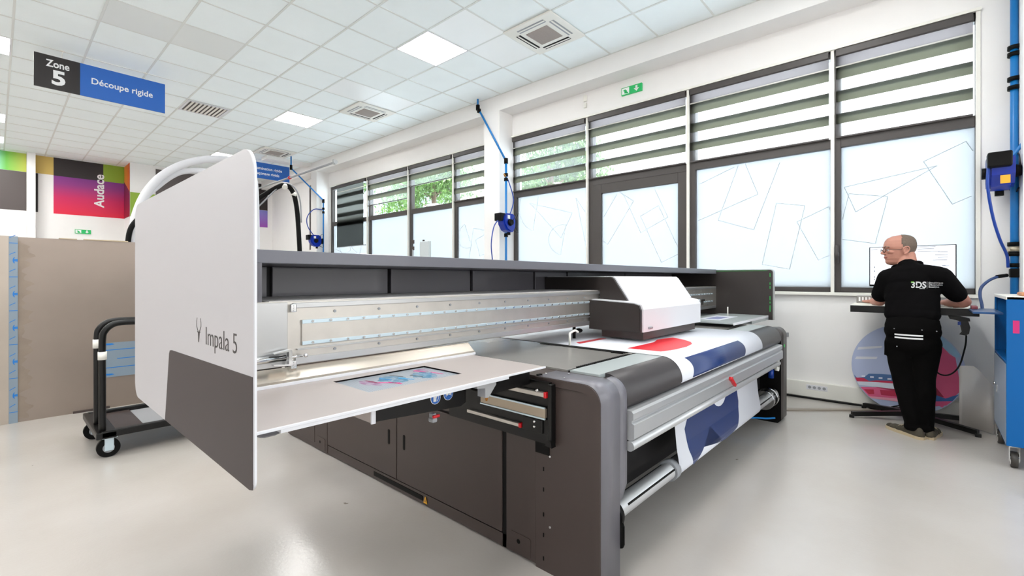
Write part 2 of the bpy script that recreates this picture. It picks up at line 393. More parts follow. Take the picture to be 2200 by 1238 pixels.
# ------------------------------------------------------------------ windows
XF = 6.23
MY = [-.36, .78, 2.385, 3.97, 5.553]           # near bay mullions
FY = [6.0, 7.16, 8.69, 10.40, 12.34]           # far bay mullions
def lines(bm, y0, y1, z0, z1, n, seed, x=6.246):
    rn = random.Random(seed); 
    for k in range(n):
        cy = y0 + (y1 - y0) * (k + .5 + rn.uniform(-.3, .3)) / n; cz = rn.uniform(z0 + .5, z1 - .1)
        w_, h_ = rn.choice([(.30, .75), (.34, .5), (.45, .9)]); a = math.radians(rn.choice([20, -25, 35, 70, -60, 12]))
        sh = rn.choice(['r', 'r', 't', 'd'])
        P = [(-w_ / 2, -h_ / 2), (w_ / 2, -h_ / 2), (w_ / 2, h_ / 2), (-w_ / 2, h_ / 2)]
        if sh == 't': P = [(-w_ / 2, -h_ / 2), (w_ / 2, -h_ / 2), (0, h_ / 2)]
        if sh == 'd': P = [(-w_ / 2, -h_ / 2)] + [(-w_ / 2 + w_ * .9 * math.cos(t), h_ / 2 * math.sin(t)) for t in [math.radians(q) for q in range(-80, 90, 16)]] + [(-w_ / 2, h_ / 2)]
        P = [(cy + p * math.cos(a) - q * math.sin(a), cz + p * math.sin(a) + q * math.cos(a)) for p, q in P]
        for (p, q) in zip(P, P[1:] + P[:1]):
            # clip crudely to the pane
            N = 14
            for i in range(N):
                u0 = i / N; u1 = (i + 1) / N
                A = (p[0] + (q[0] - p[0]) * u0, p[1] + (q[1] - p[1]) * u0); C = (p[0] + (q[0] - p[0]) * u1, p[1] + (q[1] - p[1]) * u1)
                if not all(y0 + .01 < e[0] < y1 - .01 and z0 + .01 < e[1] < z1 - .01 for e in (A, C)): continue
                d = Vector((0, C[0] - A[0], C[1] - A[1])).normalized(); nn = Vector((0, -d.z, d.y)) * .003
                A3 = Vector((x, A[0], A[1])) - d * .001; C3 = Vector((x, C[0], C[1])) + d * .001
                poly(bm, [A3 - nn, C3 - nn, C3 + nn, A3 + nn], (-.003, 0, 0), mi=1)
def window(n, y0, y1, door=False, first=False, last=False, clear=False):
    w = Thing('window_%d' % n, kind='structure', loc=(XF, (y0 + y1) / 2, 1.2))
    zt = 2.80
    b = B()
    l = .075 if not first else .06
    box(b, XF, XF + .09, y1 - l, y1, 1.2, 3.887, .004)        # far side upright
    box(b, XF + .02, XF + .09, y0, y0 + .03, 1.2, 3.887, .003)
    box(b, XF, XF + .09, y0 + .03, y1 - l, 3.80, 3.887, .003)
    box(b, XF - .005, XF + .09, y0 + .03, y1 - l, 2.80, 2.905, .004)
    if not door: box(b, XF, XF + .09, y0 + .03, y1 - l, 1.2, 1.255, .003)
    w.part('frame', b, 'frame')
    b = B(); box(b, XF + .045, XF + .055, y0 + .03, y1 - l, 2.905, 3.80); w.part('upper_pane', b, 'glass')
    if not door:
        b = B(); box(b, XF + .045, XF + .053, y0 + .03, y1 - l, 1.255, 2.80)
        if not clear: lines(b, y0 + .03, y1 - l, 1.255, 2.80, 3 if y1 - y0 < 1.4 else 4, n * 13 + 5, x=XF + .045)
        w.part('lower_pane', b, ['frost', 'frostline'])
    b = B(); box(b, XF - .045, XF - .005, y0 - .005, y0 + .028, 1.2, 3.887, .003)
    w.part('cover_strip', b, 'wplast')
    return w
for i in range(4): window(i + 1, MY[i], MY[i + 1], door=(i == 2), first=(i == 0))
for i in range(4): window(i + 5, FY[i], FY[i + 1], clear=(i in (1, 2)))  # plain frost in two bays stands in for clear panes burnt out by daylight
# glazed door in the third bay
d = Thing('door_1', kind='structure', loc=(XF, 3.17, 0)); y0, y1 = 2.415, 3.895
b = B()
box(b, XF - .01, XF + .08, y0, y0 + .13, 0, 2.80, .006); box(b, XF - .01, XF + .08, y1 - .15, y1, 0, 2.80, .006)
box(b, XF - .01, XF + .08, y0 + .13, y1 - .15, 2.66, 2.80, .006); box(b, XF - .01, XF + .08, y0 + .13, y1 - .15, 0, .18, .006)
d.part('door_frame', b, 'frame')
b = B(); box(b, XF + .03, XF + .04, y0 + .13, y1 - .15, .18, 2.66); lines(b, y0 + .13, y1 - .15, 1.2, 2.66, 3, 77, x=XF + .03); d.part('door_pane', b, ['frost', 'frostline'])
b = B(); cyl(b, (XF - .05, y0 + .07, .95), (XF - .05, y0 + .07, 1.15), .012); box(b, XF - .05, XF - .01, y0 + .06, y0 + .08, .96, .98); d.part('door_handle', b, 'alu')
# sills, head trims
b = B(); box(b, 6.15, 6.24, -.36, 2.38, 1.165, 1.2, .004); struct('trim_6', b, 'wplast')
b = B(); box(b, 6.15, 6.24, 6.0, 12.34, 1.165, 1.2, .004); struct('trim_7', b, 'wplast')
b = B(); box(b, 6.165, 6.2, -.37, 5.553, 3.872, 3.90, .003); box(b, 6.165, 6.2, 6.0, 12.34, 3.872, 3.90, .003); struct('trim_8', b, 'wplast')
# window catch seen on the second mullion
solo('window_catch', (lambda b: (cyl(b, (6.18, .75, 1.52), (6.18, .75, 1.72), .016), box(b, 6.18, 6.23, .735, .765, 1.6, 1.64), b)[-1])(B()), 'frame', 'dark turn handle on the window post left of the monitor', 'window catch')

# ------------------------------------------------------------------ roller blinds
wher = ['above the monitor, the rightmost of the wide bay', 'second from the right, above the printer end', 'above the glazed door',
        'next to the reel pillar, with foliage behind it', 'in the narrow bay just left of the reel pillar', 'raised highest in the far bay', 'half raised, with a shed wall behind it', '']
def blind(i, y0, y1, bottom=2.915, dark=False):
    ya, ybb = y0 + .045, y1 - .02
    lab = 'striped day and night roller blind ' + wher[i] if not dark else 'dark roller blind pulled low over the farthest window'
    t = Thing('roller_blind', lab, 'blind', (6.19, (y0 + y1) / 2, 3.8), 'roller blinds on the window wall')
    b = B(); box(b, 6.165, 6.225, ya, ybb, 3.79, 3.865, .006); t.part('head_rail', b, 'frame')
    b = B(); cyl(b, (6.185, ya, 3.675), (6.185, ybb, 3.675), .008, seg=10); t.part('cross_rod', b, 'wplast')
    if dark:
        b = B(); box(b, 6.195, 6.198, ya + .1, ybb, bottom, 3.79)
        for k in range(4):
            box(b, 6.205, 6.207, ya + .1, ybb, 3.5 - k * .25, 3.6 - k * .25)
        t.part('fabric', b, 'blackout')
    else:
        b = B(); z = 3.79
        box(b, 6.200, 6.202, ya, ybb, 3.68, 3.79, mi=1)
        tops = [(3.545, 3.68), (3.295, 3.415), (3.055, 3.165), (2.80, 2.915)]
        for a, c in tops:
            a2 = max(a, bottom)
            if c <= bottom + .01: continue
            box(b, 6.200, 6.202, ya, ybb, a2, c, mi=0)
            if a > bottom - .01: box(b, 6.212, 6.214, ya, ybb, c - (c - a2) * .42, c + .006, mi=3)
        for (a, _), (_, c) in zip(tops, tops[1:]):
            c = max(c, bottom)
            if a - c > .02: box(b, 6.2065, 6.2075, ya, ybb, c + .001, a - .001, mi=2)
        t.part('fabric', b, ['band', 'gap', 'sheer', 'band2'])
    b = B(); box(b, 6.19, 6.212, ya, ybb, bottom - .02, bottom, .004); t.part('bottom_bar', b, 'frame' if not dark else 'alu')
for i in range(4): blind(i, MY[i], MY[i + 1])
blind(4, FY[0], FY[1]); blind(5, FY[1], FY[2], 3.42); blind(6, FY[2], FY[3], 3.17); blind(7, FY[3] + .05, FY[4] - .38, 2.21, True)

# ------------------------------------------------------------------ ceiling fittings
def lamp(x0, y0, label):
    x1 = x0 + .7125; y1 = y0 + .7135
    t = Thing('ceiling_light', label, 'ceiling light', ((x0 + x1) / 2, (y0 + y1) / 2, CZ), 'square ceiling light panels')
    b = B()
    for (a, c, d_, e) in ((x0, x1, y0, y0 + .02), (x0, x1, y1 - .02, y1), (x0, x0 + .02, y0 + .02, y1 - .02), (x1 - .02, x1, y0 + .02, y1 - .02)): box(b, a, c, d_, e, CZ - .010, CZ - .006)
    t.part('frame', b, 'white')
    b = B(); box(b, x0 + .02, x1 - .02, y0 + .02, y1 - .02, CZ - .009, CZ - .0065); t.part('diffuser', b, 'lamp')
X_ = lambda k: .152 + .7125 * k
Y_ = lambda k: 4.08 + .7135 * k
lamp(X_(5), Y_(1), 'square lit ceiling panel, largest in view, near the big window blinds')
lamp(X_(5), Y_(7), 'square lit ceiling panel between the middle air cassette and the linear vent')
lamp(X_(5), Y_(13), 'small lit ceiling panel just above the top of the tall pearl panel')
lamp(X_(-1), Y_(7), 'lit ceiling panel cut by the left edge, left of the zone sign')
lamp(X_(-1), Y_(13), 'lit ceiling panel at the left edge, one below the zone sign')
lamp(X_(-1), Y_(16), 'smallest lit ceiling panel at the left edge, above the teal strip')
for (kx, ky) in ((5, -5), (0, -5), (0, 1), (-5, -5), (-5, 1), (-5, 7), (-5, 13), (3, -3), (-2, -2), (-3, 4), (-3, 10)): lamp(X_(kx), Y_(ky), 'added unseen ceiling light panel that helps light the room')  # unseen panels, added to brighten the room and its left ceiling
def flat(x0, x1, y0, y1, label, m='smooth'):
    b = B(); box(b, x0 + .013, x1 - .013, y0 + .013, y1 - .013, CZ - .005, CZ - .0002, .001); solo('ceiling_access_panel', b, m, label, 'ceiling panel', 'smooth double ceiling panels', ((x0 + x1) / 2, (y0 + y1) / 2, CZ))
M['smoothg'] = mat('satin grey panel', (229, 233, 232), .4)
flat(X_(1), X_(3), Y_(4), Y_(5), 'grey smooth double ceiling panel above the zone sign', 'smoothg')
flat(X_(5), X_(7), Y_(4), Y_(5), 'glossy double ceiling panel beside the middle air cassette')
flat(X_(5), X_(7), Y_(0), Y_(1), 'glossy double ceiling panel between the large light and the nearest air cassette')
def cassette(cx, cy, label):
    h = .385
    t = Thing('air_conditioner', label, 'air conditioner', (cx, cy, CZ), 'ceiling air cassettes')
    b = B(); box(b, cx - h, cx + h, cy - h, cy + h, CZ - .03, CZ - .006, .012); t.part('cover', b, 'wplast')
    b = B(); q = .17; box(b, cx - q, cx + q, cy - q, cy + q, CZ - .036, CZ - .028, .003)
    n = 24
    for k in range(n):
        u = cx - q + 2 * q * (k + .5) / n; box(b, u - .002, u + .002, cy - q, cy + q, CZ - .038, CZ - .035)
    M['acg'] = mat('taupe intake grille', (168, 158, 152), .6); t.part('intake_grille', b, 'acg')
    for s in range(4):
        b = B(); f = B()
        for (a0, a1, bm_, z0, z1) in ((.235, .305, b, CZ - .0325, CZ - .028), (.262, .284, f, CZ - .036, CZ - .031)):
            L = .21
            if s == 0: box(bm_, cx - L, cx + L, cy + a0, cy + a1, z0, z1)
            if s == 1: box(bm_, cx - L, cx + L, cy - a1, cy - a0, z0, z1)
            if s == 2: box(bm_, cx + a0, cx + a1, cy - L, cy + L, z0, z1)
            if s == 3: box(bm_, cx - a1, cx - a0, cy - L, cy + L, z0, z1)
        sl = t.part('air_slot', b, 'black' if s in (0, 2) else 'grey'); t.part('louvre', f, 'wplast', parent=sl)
cassette(4.775, 3.72, 'white square ceiling air cassette nearest the camera, top right')
cassette(4.76, 7.99, 'white ceiling air cassette in the middle, between two light panels')
cassette(4.72, 12.27, 'white ceiling air cassette farthest away, above the blue lamination sign')
t = Thing('air_vent', 'louvred rectangular ceiling vent right of the zone sign', 'air vent', (2.64, 10.16, CZ))
b = B()
for (a, c, d_, e) in ((2.3, 2.98, 9.82, 9.86), (2.3, 2.98, 10.46, 10.5), (2.3, 2.34, 9.86, 10.46), (2.94, 2.98, 9.86, 10.46)): box(b, a, c, d_, e, CZ - .016, CZ - .005, .003)
t.part('frame', b, 'white'); b = B(); box(b, 2.34, 2.94, 9.86, 10.46, CZ - .007, CZ - .0055); t.part('backing', b, 'dark')
b = B()
for k in range(9):
    x = 2.37 + k * .065; prism(b, [(x, CZ - .014), (x + .03, CZ - .022), (x + .034, CZ - .018), (x + .006, CZ - .008)], 1, 9.86, 10.46)
t.part('louvre', b, 'wplast')

# hanging signs
def sign(x0, x1, y, z0, z1, label, split, lines_, zone):
    t = Thing('hanging_sign', label, 'sign', ((x0 + x1) / 2, y, z0), 'hanging zone signs')
    b = B(); box(b, split, x1, y, y + .02, z0, z1, .002); t.part('blue_board', b, 'blue')
    b = B(); box(b, x0, split, y, y + .02, z0, z1, .002); t.part('black_board', b, 'signblk')
    for hx in (x0 + (x1 - x0) * .19, x0 + (x1 - x0) * .83):
        b = B(); tube(b, [(hx, y + .01, z1 - .02), (hx, y + .01, z1 + .05), (hx + .01, y + .01, CZ - .005)], .004); box(b, hx - .02, hx + .03, y - .01, y + .03, CZ - .008, CZ - .002); t.part('hook', b, 'wplast')
    for s, size, px, pz, off in lines_:
        b = text_bm(s, size, (px, y - .0005, pz), (1, 0, 0), (0, 0, 1), .002, offset=off, xs={'Zone': .80, '5': 1.12}.get(s, .93)); t.part('lettering', b, 'wtext')
sign(.352, 1.81, 9.05, 3.985, 4.445, 'black and blue hanging sign reading Zone 5 Découpe rigide', .815,
     [('Zone', .135, .47, 4.29, .003), ('5', .27, .52, 4.06, .009), ('Découpe rigide', .125, .93, 4.185, .002)], 1)
sign(4.0, 5.46, 13.2, 4.02, 4.44, 'blue hanging sign reading Lamination rigide Façonage rigide', 4.46,
     [('Lamination rigide', .105, 4.58, 4.255, .002), ('Façonage rigide', .105, 4.58, 4.12, .002), ('6', .28, 4.15, 4.1, .006)][:2], 2)

# exit signs
def exit_sign(c, xd, nrm, label):
    c = Vector(c); xd = Vector(xd); up = Vector((0, 0, 1)); w_ = .16; h_ = .055; nv = Vector(nrm)
    t = Thing('exit_sign', label, 'exit sign', c, 'green emergency exit signs')
    def quad(bm, u0, u1, v0, v1, d0, d1, mi=0):
        for s in (0,):
            P = [c + xd * u + up * v + nv * d0 for u, v in ((u0, v0), (u1, v0), (u1, v1), (u0, v1))]
            poly(bm, P, tuple(nv * (d1 - d0)), mi)
    b = B(); quad(b, -w_, w_, -h_, h_, 0, .03); t.part('housing', b, 'green')
    b = B(); quad(b, -.15, -.035, -.045, .045, .0305, .032); t.part('pictogram', b, 'wtext')
    b = B()
    quad(b, -.11, -.07, -.035, .005, .032, .034); quad(b, -.09, -.05, -.04, -.02, .032, .034); quad(b, -.125, -.085, 0, .02, .032, .034); t.part('running_figure', b, 'green')
    b = B(); quad(b, .065, .095, -.01, .04, .0305, .032); P = [c + xd * u + up * v + nv * .0305 for u, v in ((.04, 0), (.08, -.042), (.12, 0))]; poly(b, P, tuple(nv * .0015)); t.part('arrow', b, 'wtext')
exit_sign((6.2, 3.21, 4.10), (0, -1, 0), (-1, 0, 0), 'small green exit sign with arrow on the wall above the glazed door')
exit_sign((1.60, 17.15, 2.63), (1, 0, 0), (0, -1, 0), 'small green exit sign on the back wall below the Audace mural')
b = B(); box(b, 6.175, 6.2, 3.98, 4.04, 4.13, 4.23, .006); box(b, 6.175, 6.2, 3.985, 4.035, 4.03, 4.11, .008); solo('wall_detector', b, 'wplast', 'small white detector box on the wall left of the exit sign', 'detector')
b = B(); box(b, 6.185, 6.2, 1.215, 1.24, .67, .72, .003); solo('wall_marker', b, 'grey', 'tiny grey mark on the wall right of the printer end', 'wall marker')

# ================================================================== PRINTER
P_ = Thing('flatbed_printer', 'large charcoal and steel flatbed printer with pearl end panel lettered Impala 5', 'printer', (3.4, 2.4, 0))
pt = P_.part
# body core
b = B(); box(b, 1.71, 5.09, 1.42, 4.14, .05, .872); pt('body_core', b, 'darkin')
b = B(); box(b, 1.93, 4.88, 1.20, 1.22, .30, .90); pt('front_backboard', b, 'darkin')
# left flank: plinth and door panels on the plane X = 1.695
b = B(); box(b, 1.70, 1.72, 1.40, 4.14, .012, .074); box(b, 1.697, 1.70, 2.236, 2.77, .030, .058, mi=1)
pt('plinth', b, ['dark', 'black'])
def flank(name, y0, y1, z0, z1, x=1.695, m='dark', bev=.003):
    b = B(); box(b, x, x + .02, y0, y1, z0, z1, bev); return pt(name, b, m)
def slot(parent, y, z0, z1, w_=.022):
    b = B(); prism(b, rounded(y - w_ / 2, y + w_ / 2, z0, z1, (w_ / 2.01,) * 4, 6), 0, 1.6935, 1.6955); P_.part('handle_slot', b, 'black', parent)
dr = flank('door', 2.505, 3.413, .082, .60); slot(dr, 2.586, .283, .381)
dr = flank('door', 1.590, 2.497, .082, .592); slot(dr, 2.421, .286, .381)
flank('upper_skirt', 1.59, 3.41, .605, .90)
flank('side_panel', 3.63, 4.0, .05, .90); flank('side_panel', 4.006, 4.14, .05, .9)
f1 = flank('foot_panel', 3.42, 3.624, .012, .90); f2 = flank('foot_panel', 1.372, 1.560, .012, .64)
for fp, y0, y1, hy in ((f1, 3.45, 3.6, 3.53), (f2, 1.402, 1.534, 1.477)):
    b = B(); prism(b, rounded(y0, y1, .025, .115, (0, 0, .012, .012)), 0, 1.692, 1.6955); cv = P_.part('foot_cover', b, 'dark', fp)
    b = B(); cyl(b, (1.6915, hy, .078), (1.694, hy, .078), .011); P_.part('foot_hole', b, 'black', fp)
b = B(); box(b, 1.70, 1.73, 1.562, 1.588, .01, .60); box(b, 1.70, 1.73, 1.36, 1.372, .01, .9); pt('shadow_gap', b, 'black')
# near end housing (rounded top front corner), profile in Y-Z extruded along X
def housing(x0, x1, side, nm):
    prof = [(1.372, .0), (1.372, .895)] + [(1.10 - .079 * math.sin(math.radians(a)) , .815 + .08 * math.cos(math.radians(a))) for a in range(0, 91, 9)] + [(1.021, 0)]
    if side: prof = [(1.372, .012), (1.372, .895)] + [(1.10 - .079 * math.sin(math.radians(a)), .815 + .08 * math.cos(math.radians(a))) for a in range(0, 91, 9)] + [(1.021, .0)]
    b = B(); prism(b, prof, 0, x0, x1)
    for f in b.faces:
        n_ = f.normal
        f.material_index = 0 if (abs(n_.x) > .9) else 1
        if abs(n_.x) < .5: f.smooth = True
    o = pt(nm, b, ['dark', 'darkb']); return o
hs = housing(1.695, 1.857, 0, 'end_housing')
# wider upper part of the front face
prof = [(1.10, .895)] + [(1.10 - .079 * math.sin(math.radians(a)), .815 + .08 * math.cos(math.radians(a))) for a in range(9, 91, 9)] + [(1.021, .42), (1.045, .34), (1.11, .34)]
b = B(); prism(b, prof, 0, 1.857, 1.921)
for f in b.faces: f.smooth = abs(f.normal.x) < .5
pt('housing_cheek', b, 'darkb')
# raised rim and inner recessed field on the flank of the housing
rim_o = [(1.371, .893)] + [(1.10 - .078 * math.sin(math.radians(a)), .815 + .078 * math.cos(math.radians(a))) for a in range(0, 91, 9)] + [(1.022, 0), (1.055, 0)]
rim_i = [(1.055, .76)] + [(1.125 - .07 * math.cos(math.radians(a)), .795 + .065 * math.sin(math.radians(a))) for a in range(0, 91, 9)] + [(1.371, .862)]
b = B(); prism(b, rim_o + rim_i, 0, 1.688, 1.6955); pt('housing_rim', b, 'dark')
b = B(); tube(b, [(1.6952, 1.056, .004)] + [(1.6952, y + .001, z - .001) for y, z in rim_i], .0022, seg=6, smooth=False); pt('rim_shadow', b, 'black')  # black line drawn for the shadow along the inner rim
for z in (.537, .213):
    b = B(); cyl(b, (1.692, 1.287, z), (1.696, 1.287, z), .0055, seg=12); pt('screw', b, 'chrome')
for z in (.563, .47, .375, .26, .165, .056):
    b = B(); box(b, 1.693, 1.696, 1.322, 1.328, z - .009, z + .009); pt('vent_slit', b, 'black')
for (x, y) in ((1.76, 1.36), (1.82, 1.27), (1.74, 1.24)):
    b = B(); cyl(b, (x, y, .8955), (x, y, .8995), .006, seg=12); pt('screw', b, 'chrome')
# top cap of the housing up to the bed
b = B(); box(b, 1.695, 1.868, 1.372, 1.62, .872, .895); box(b, 1.857, 1.868, 1.09, 1.372, .872, .895); pt('top_cap', b, 'dark')
# far end housing
hp = [(1.42, 0), (1.42, .85)] + [(1.09 - .069 * math.sin(math.radians(a)), .80 + .08 * math.cos(math.radians(a))) for a in range(0, 91, 9)] + [(1.021, .03), (1.05, 0)]
b = B(); prism(b, hp, 0, 4.886, 5.115)
for f in b.faces:
    f.material_index = 1 if f.normal.x < -.9 else 0
    if abs(f.normal.x) < .5: f.smooth = True
far = pt('end_housing', b, [M['frame'], M['black']])
b = B(); box(b, 5.0, 5.02, 1.018, 1.0215, .70, .725); pt('indicator_light', b, 'led')
# bed plates
b = B(); box(b, 1.87, 4.88, 1.316, 3.9, .875, .905, .002); pt('bed', b, 'bed')
b = B(); box(b, 1.87, 4.88, 1.135, 1.299, .885, .905, .001); pt('front_plate', b, 'bedl')
b = B(); box(b, 1.88, 2.50, 1.299, 1.316, .885, .898)
for k in range(30): box(b, 1.95 + k * .018, 1.960 + k * .018, 1.297, 1.318, .897, .9085)
pt('toothed_strip', b, 'black')
b = B(); box(b, 4.24, 4.62, 1.298, 1.318, .90, .907); pt('slot_cover', b, 'black')
b = B(); box(b, 2.49, 2.535, 1.36, 1.98, .905, .908)
for k in range(3): box(b, 2.47 + k * .028, 2.478 + k * .028, 1.34, 1.42, .905, .911)
pt('clamp_strip', b, 'black')
# dark roller cover: quarter round along X
cov = [(1.04, .936)] + [(1.08 - .001 * 0 - .055 * 0, .936)][:0]
def curve_prof(off=0):
    R = .115 + off
    return [(1.135 - R * math.sin(math.radians(a)), .790 + R * math.cos(math.radians(a))) for a in range(0, 100, 6)]
cp = curve_prof()
b = B(); prism(b, cp + [(1.03, .755), (1.16, .755), (1.16, .90)], 0, 1.923, 4.884)
for f in b.faces: f.smooth = abs(f.normal.x) < .5
pt('roller_cover', b, 'rubber')
# aluminium front beam
bp_ = [(1.01, .752), (.985, .748), (.975, .735), (.975, .705), (.985, .70), (.985, .69), (.972, .685), (.972, .625), (.98, .615), (.98, .605), (1.01, .605), (1.01, .752)][:-1]
bp_ = [(1.045, .752), (1.0, .748), (.992, .738), (.992, .71), (1.0, .704), (1.0, .694), (.988, .688), (.988, .625), (1.0, .615), (1.045, .615)]
b = B(); prism(b, bp_, 0, 1.925, 4.80); bm_o = pt('front_beam', b, 'anod')
b = B(); cyl(b, (1.925, 1.012, .588), (4.72, 1.012, .588), .024, seg=24); pt('lower_rail', b, 'anod')
b = B(); box(b, 4.66, 4.74, 1.0, 1.03, .55, .62, .008); cyl(b, (4.70, 1.0, .55), (4.70, 1.03, .55), .03); pt('rail_bracket', b, 'wplast')
b = B(); prism(b, [(3.262, .680), (3.285, .690), (3.375, .628), (3.36, .616)], 1, .972, .988); cyl(b, (3.272, .968, .684), (3.272, .988, .684), .013); pt('clamp_lever', b, 'red')
b = B(); box(b, 4.80, 4.82, .995, 1.01, .67, .70); pt('beam_clip', b, 'chrome')
# take-up roller
b = B(); cyl(b, (1.90, 1.08, .278), (4.86, 1.08, .278), .043, seg=40)
for k in range(3):
    a = math.radians(152 + k * 120); yy = 1.08 + math.cos(a) * .0425; zz = .278 + math.sin(a) * .0425
    box(b, 1.97, 4.7, yy - .004, yy + .004, zz - .004, zz + .004, mi=1)
rl = pt('take_up_roller', b, ['anod', 'black'])
b = B(); cyl(b, (2.50, 1.08, .278), (2.555, 1.08, .278), .056, seg=40); P_.part('core_ring', b, 'grey', rl)
b = B(); cyl(b, (4.52, 1.08, .278), (4.56, 1.08, .278), .083, seg=40); cyl(b, (4.64, 1.08, .278), (4.70, 1.08, .278), .085, seg=40); P_.part('flange', b, 'chrome', rl)
b = B(); cyl(b, (1.89, 1.08, .278), (1.915, 1.08, .278), .046, seg=32); cyl(b, (1.862, 1.08, .278), (1.89, 1.08, .278), .065, seg=32, mi=1); P_.part('end_ring', b, ['chrome', 'black'], rl)
b = B(); box(b, 1.86, 1.89, 1.01, 1.13, .14, .26, .02); pt('roller_bearing', b, 'black')
b = B(); cyl(b, (4.86, 1.1, .42), (4.86, 1.1, .50), .025); pt('air_fitting', b, 'hosed')
b = B(); tube(b, [(4.3, 1.3, .05), (4.5, 1.2, .10), (4.7, 1.10, .075), (4.82, 1.06, .06)], .008); pt('air_line', b, 'hose')
b = B(); tube(b, [(3.9, 1.45, .012), (4.0, 1.36, .02), (4.12, 1.34, .02)], .014); pt('air_line', b, 'hose')

# gantry beam (steel) on Y = 1.85
GY = 1.85
b = B(); box(b, .64, 5.64, GY, 2.38, 1.01, 1.262, .002); pt('gantry_beam', b, 'steel')
b = B(); box(b, .692, 4.6, GY + .004, 2.36, 1.262, 1.2635); pt('ledge_sheen', b, mat('ledge sheen', (226, 222, 220), .5))  # pale plate puts the steel's bright reflection into colour
b = B(); box(b, .46, .757, GY - .004, GY, 1.012, 1.258, .0015); pt('beam_end_plate', b, 'steel2')
b = B(); box(b, .775, 5.6, GY - .012, GY, 1.235, 1.255, .002); box(b, .785, 5.6, GY - .010, GY, 1.014, 1.042, .002); pt('guide_rail', b, 'steel2')
b = B(); box(b, .81, 5.5, GY - .008, GY, 1.085, 1.187, .002); pt('cover_plate', b, 'steel')
b = B(); box(b, .81, 5.5, GY - .013, GY - .008, 1.172, 1.187, .001); box(b, .81, 5.5, GY - .013, GY - .008, 1.088, 1.102, .001); pt('zinc_strip', b, 'zinc')
def repeat(name, m, make, spots, parent=None):
    b = B(); make(b); o0 = P_.part(name, b, m, parent)
    for i, q in enumerate(spots):
        o = o0 if i == 0 else o0.copy()
        if i: COL.objects.link(o)
        o.location = q
repeat('rivet', 'chrome', lambda b: cyl(b, (0, -.018, 0), (0, -.012, 0), .005, seg=8), [(.85 + k * .0755, GY, z) for k in range(50) for z in (1.18, 1.095)]) if False else None
def spots_part(name, m, make, spots, parent=None):
    for (x, y, z) in spots:
        b = B(); make(b, x, y, z); P_.part(name, b, m, parent)
spots_part('rivet', 'chrome', lambda b, x, y, z: cyl(b, (x, y - .018, z), (x, y - .012, z), .005, seg=8), [(.85 + k * .0755, GY, z) for k in range(50) for z in (1.18, 1.095)])
b = B()
for k in range(50, 62):
    for z in (1.18, 1.095): cyl(b, (.85 + k * .0755, GY - .018, z), (.85 + k * .0755, GY - .012, z), .005, seg=8)
pt('far_rivets', b, 'chrome', kind='stuff')
spots_part('beam_screw', 'grey', lambda b, x, y, z: cyl(b, (x, y - .004, z), (x, y + .001, z), .006, seg=8), [(.95 + k * .21, GY, z) for k in range(22) for z in (1.215, 1.058)])
b = B(); box(b, .79, 5.4, GY - .016, GY, 1.070, 1.076, .001); pt('drip_edge', b, 'steel2')
for z in (1.236, 1.016):
    b = B(); box(b, .762, .785, GY - .022, GY, z - .016, z + .016, .003)
    for dz in (-.009, 0, .009): cyl(b, (.774, GY - .026, z + dz), (.774, GY - .02, z + dz), .003, seg=8)
    pt('hinge_block', b, 'chrome')
b = B(); cyl(b, (.44, GY - .035, 1.050), (.735, GY - .035, 1.050), .013); ac = pt('cylinder', b, 'chrome')
b = B(); cyl(b, (.735, GY - .035, 1.050), (.80, GY - .035, 1.050), .0045); ball(b, (.813, GY - .035, 1.050), .009, sub=2); P_.part('piston_rod', b, 'chrome', ac)
b = B(); prism(b, [(.69, 1.072), (.752, 1.080), (.757, 1.076), (.757, 1.022), (.752, 1.018), (.69, 1.026), (.69, 1.029), (.745, 1.025), (.745, 1.073), (.69, 1.069)], 1, GY - .045, GY - .022); P_.part('fork_bracket', b, 'chrome', ac)
# recessed dark back panels, top cover
b = B(); box(b, .46, 5.64, 2.385, 2.40, 1.26, 1.42, .001); pt('gantry_back', b, 'darkin')
xs = [.69, .884, 1.552, 2.211, 2.90, 3.358, 4.4, 5.6]
for x0, x1 in zip(xs, xs[1:]):
    b = B(); box(b, x0 + .012, x1 - .012, 2.362, 2.384, 1.262, 1.408, .003); pt('back_panel', b, mat('slate back panel', (94, 92, 98), .35, coat=.2))
b = B(); box(b, .46, .655, GY - .002, GY + .03, 1.262, 1.41, .002); box(b, .655, .665, GY, GY + .02, 1.262, 1.41); pt('end_post', b, mat('slate back panel', (94, 92, 98), .35, coat=.2))
b = B(); box(b, .46, 5.645, GY, 2.50, 1.408, 1.459, .003); pt('top_cover', b, mat('slate top cover', (100, 100, 108), .35, coat=.15))
b = B(); box(b, .68, .80, GY + .10, 2.15, .71, 1.0, .04, seg=4); pt('lower_fairing', b, mat('slate top cover', (100, 100, 108), .35))
# right end cover
b = B(); prism(b, rounded(1.262, 2.60, .90, 1.447, (.0, 0, .03, .03)), 0, 5.645, 5.70); pt('end_cover', b, mat('black end face', (46, 40, 38), .4))
b = B(); prism(b, rounded(1.255, 2.605, .90, 1.455, (.0, 0, .035, .035)), 0, 5.66, 5.715); pt('end_cover_edge', b, 'anod')
b = B(); 
for z0, z1 in ((.99, 1.06), (1.08, 1.10), (1.115, 1.16), (1.24, 1.27), (1.285, 1.31), (1.37, 1.41)): box(b, 5.640, 5.644, 1.284, 1.288, z0, z1)
box(b, 5.640, 5.644, 1.31, 1.85, 1.4375, 1.439); pt('light_strip', b, 'led')
b = B(); box(b, 5.0, 5.64, 1.30, 2.3, .90, .935); pt('end_cover_base', b, 'bedl')
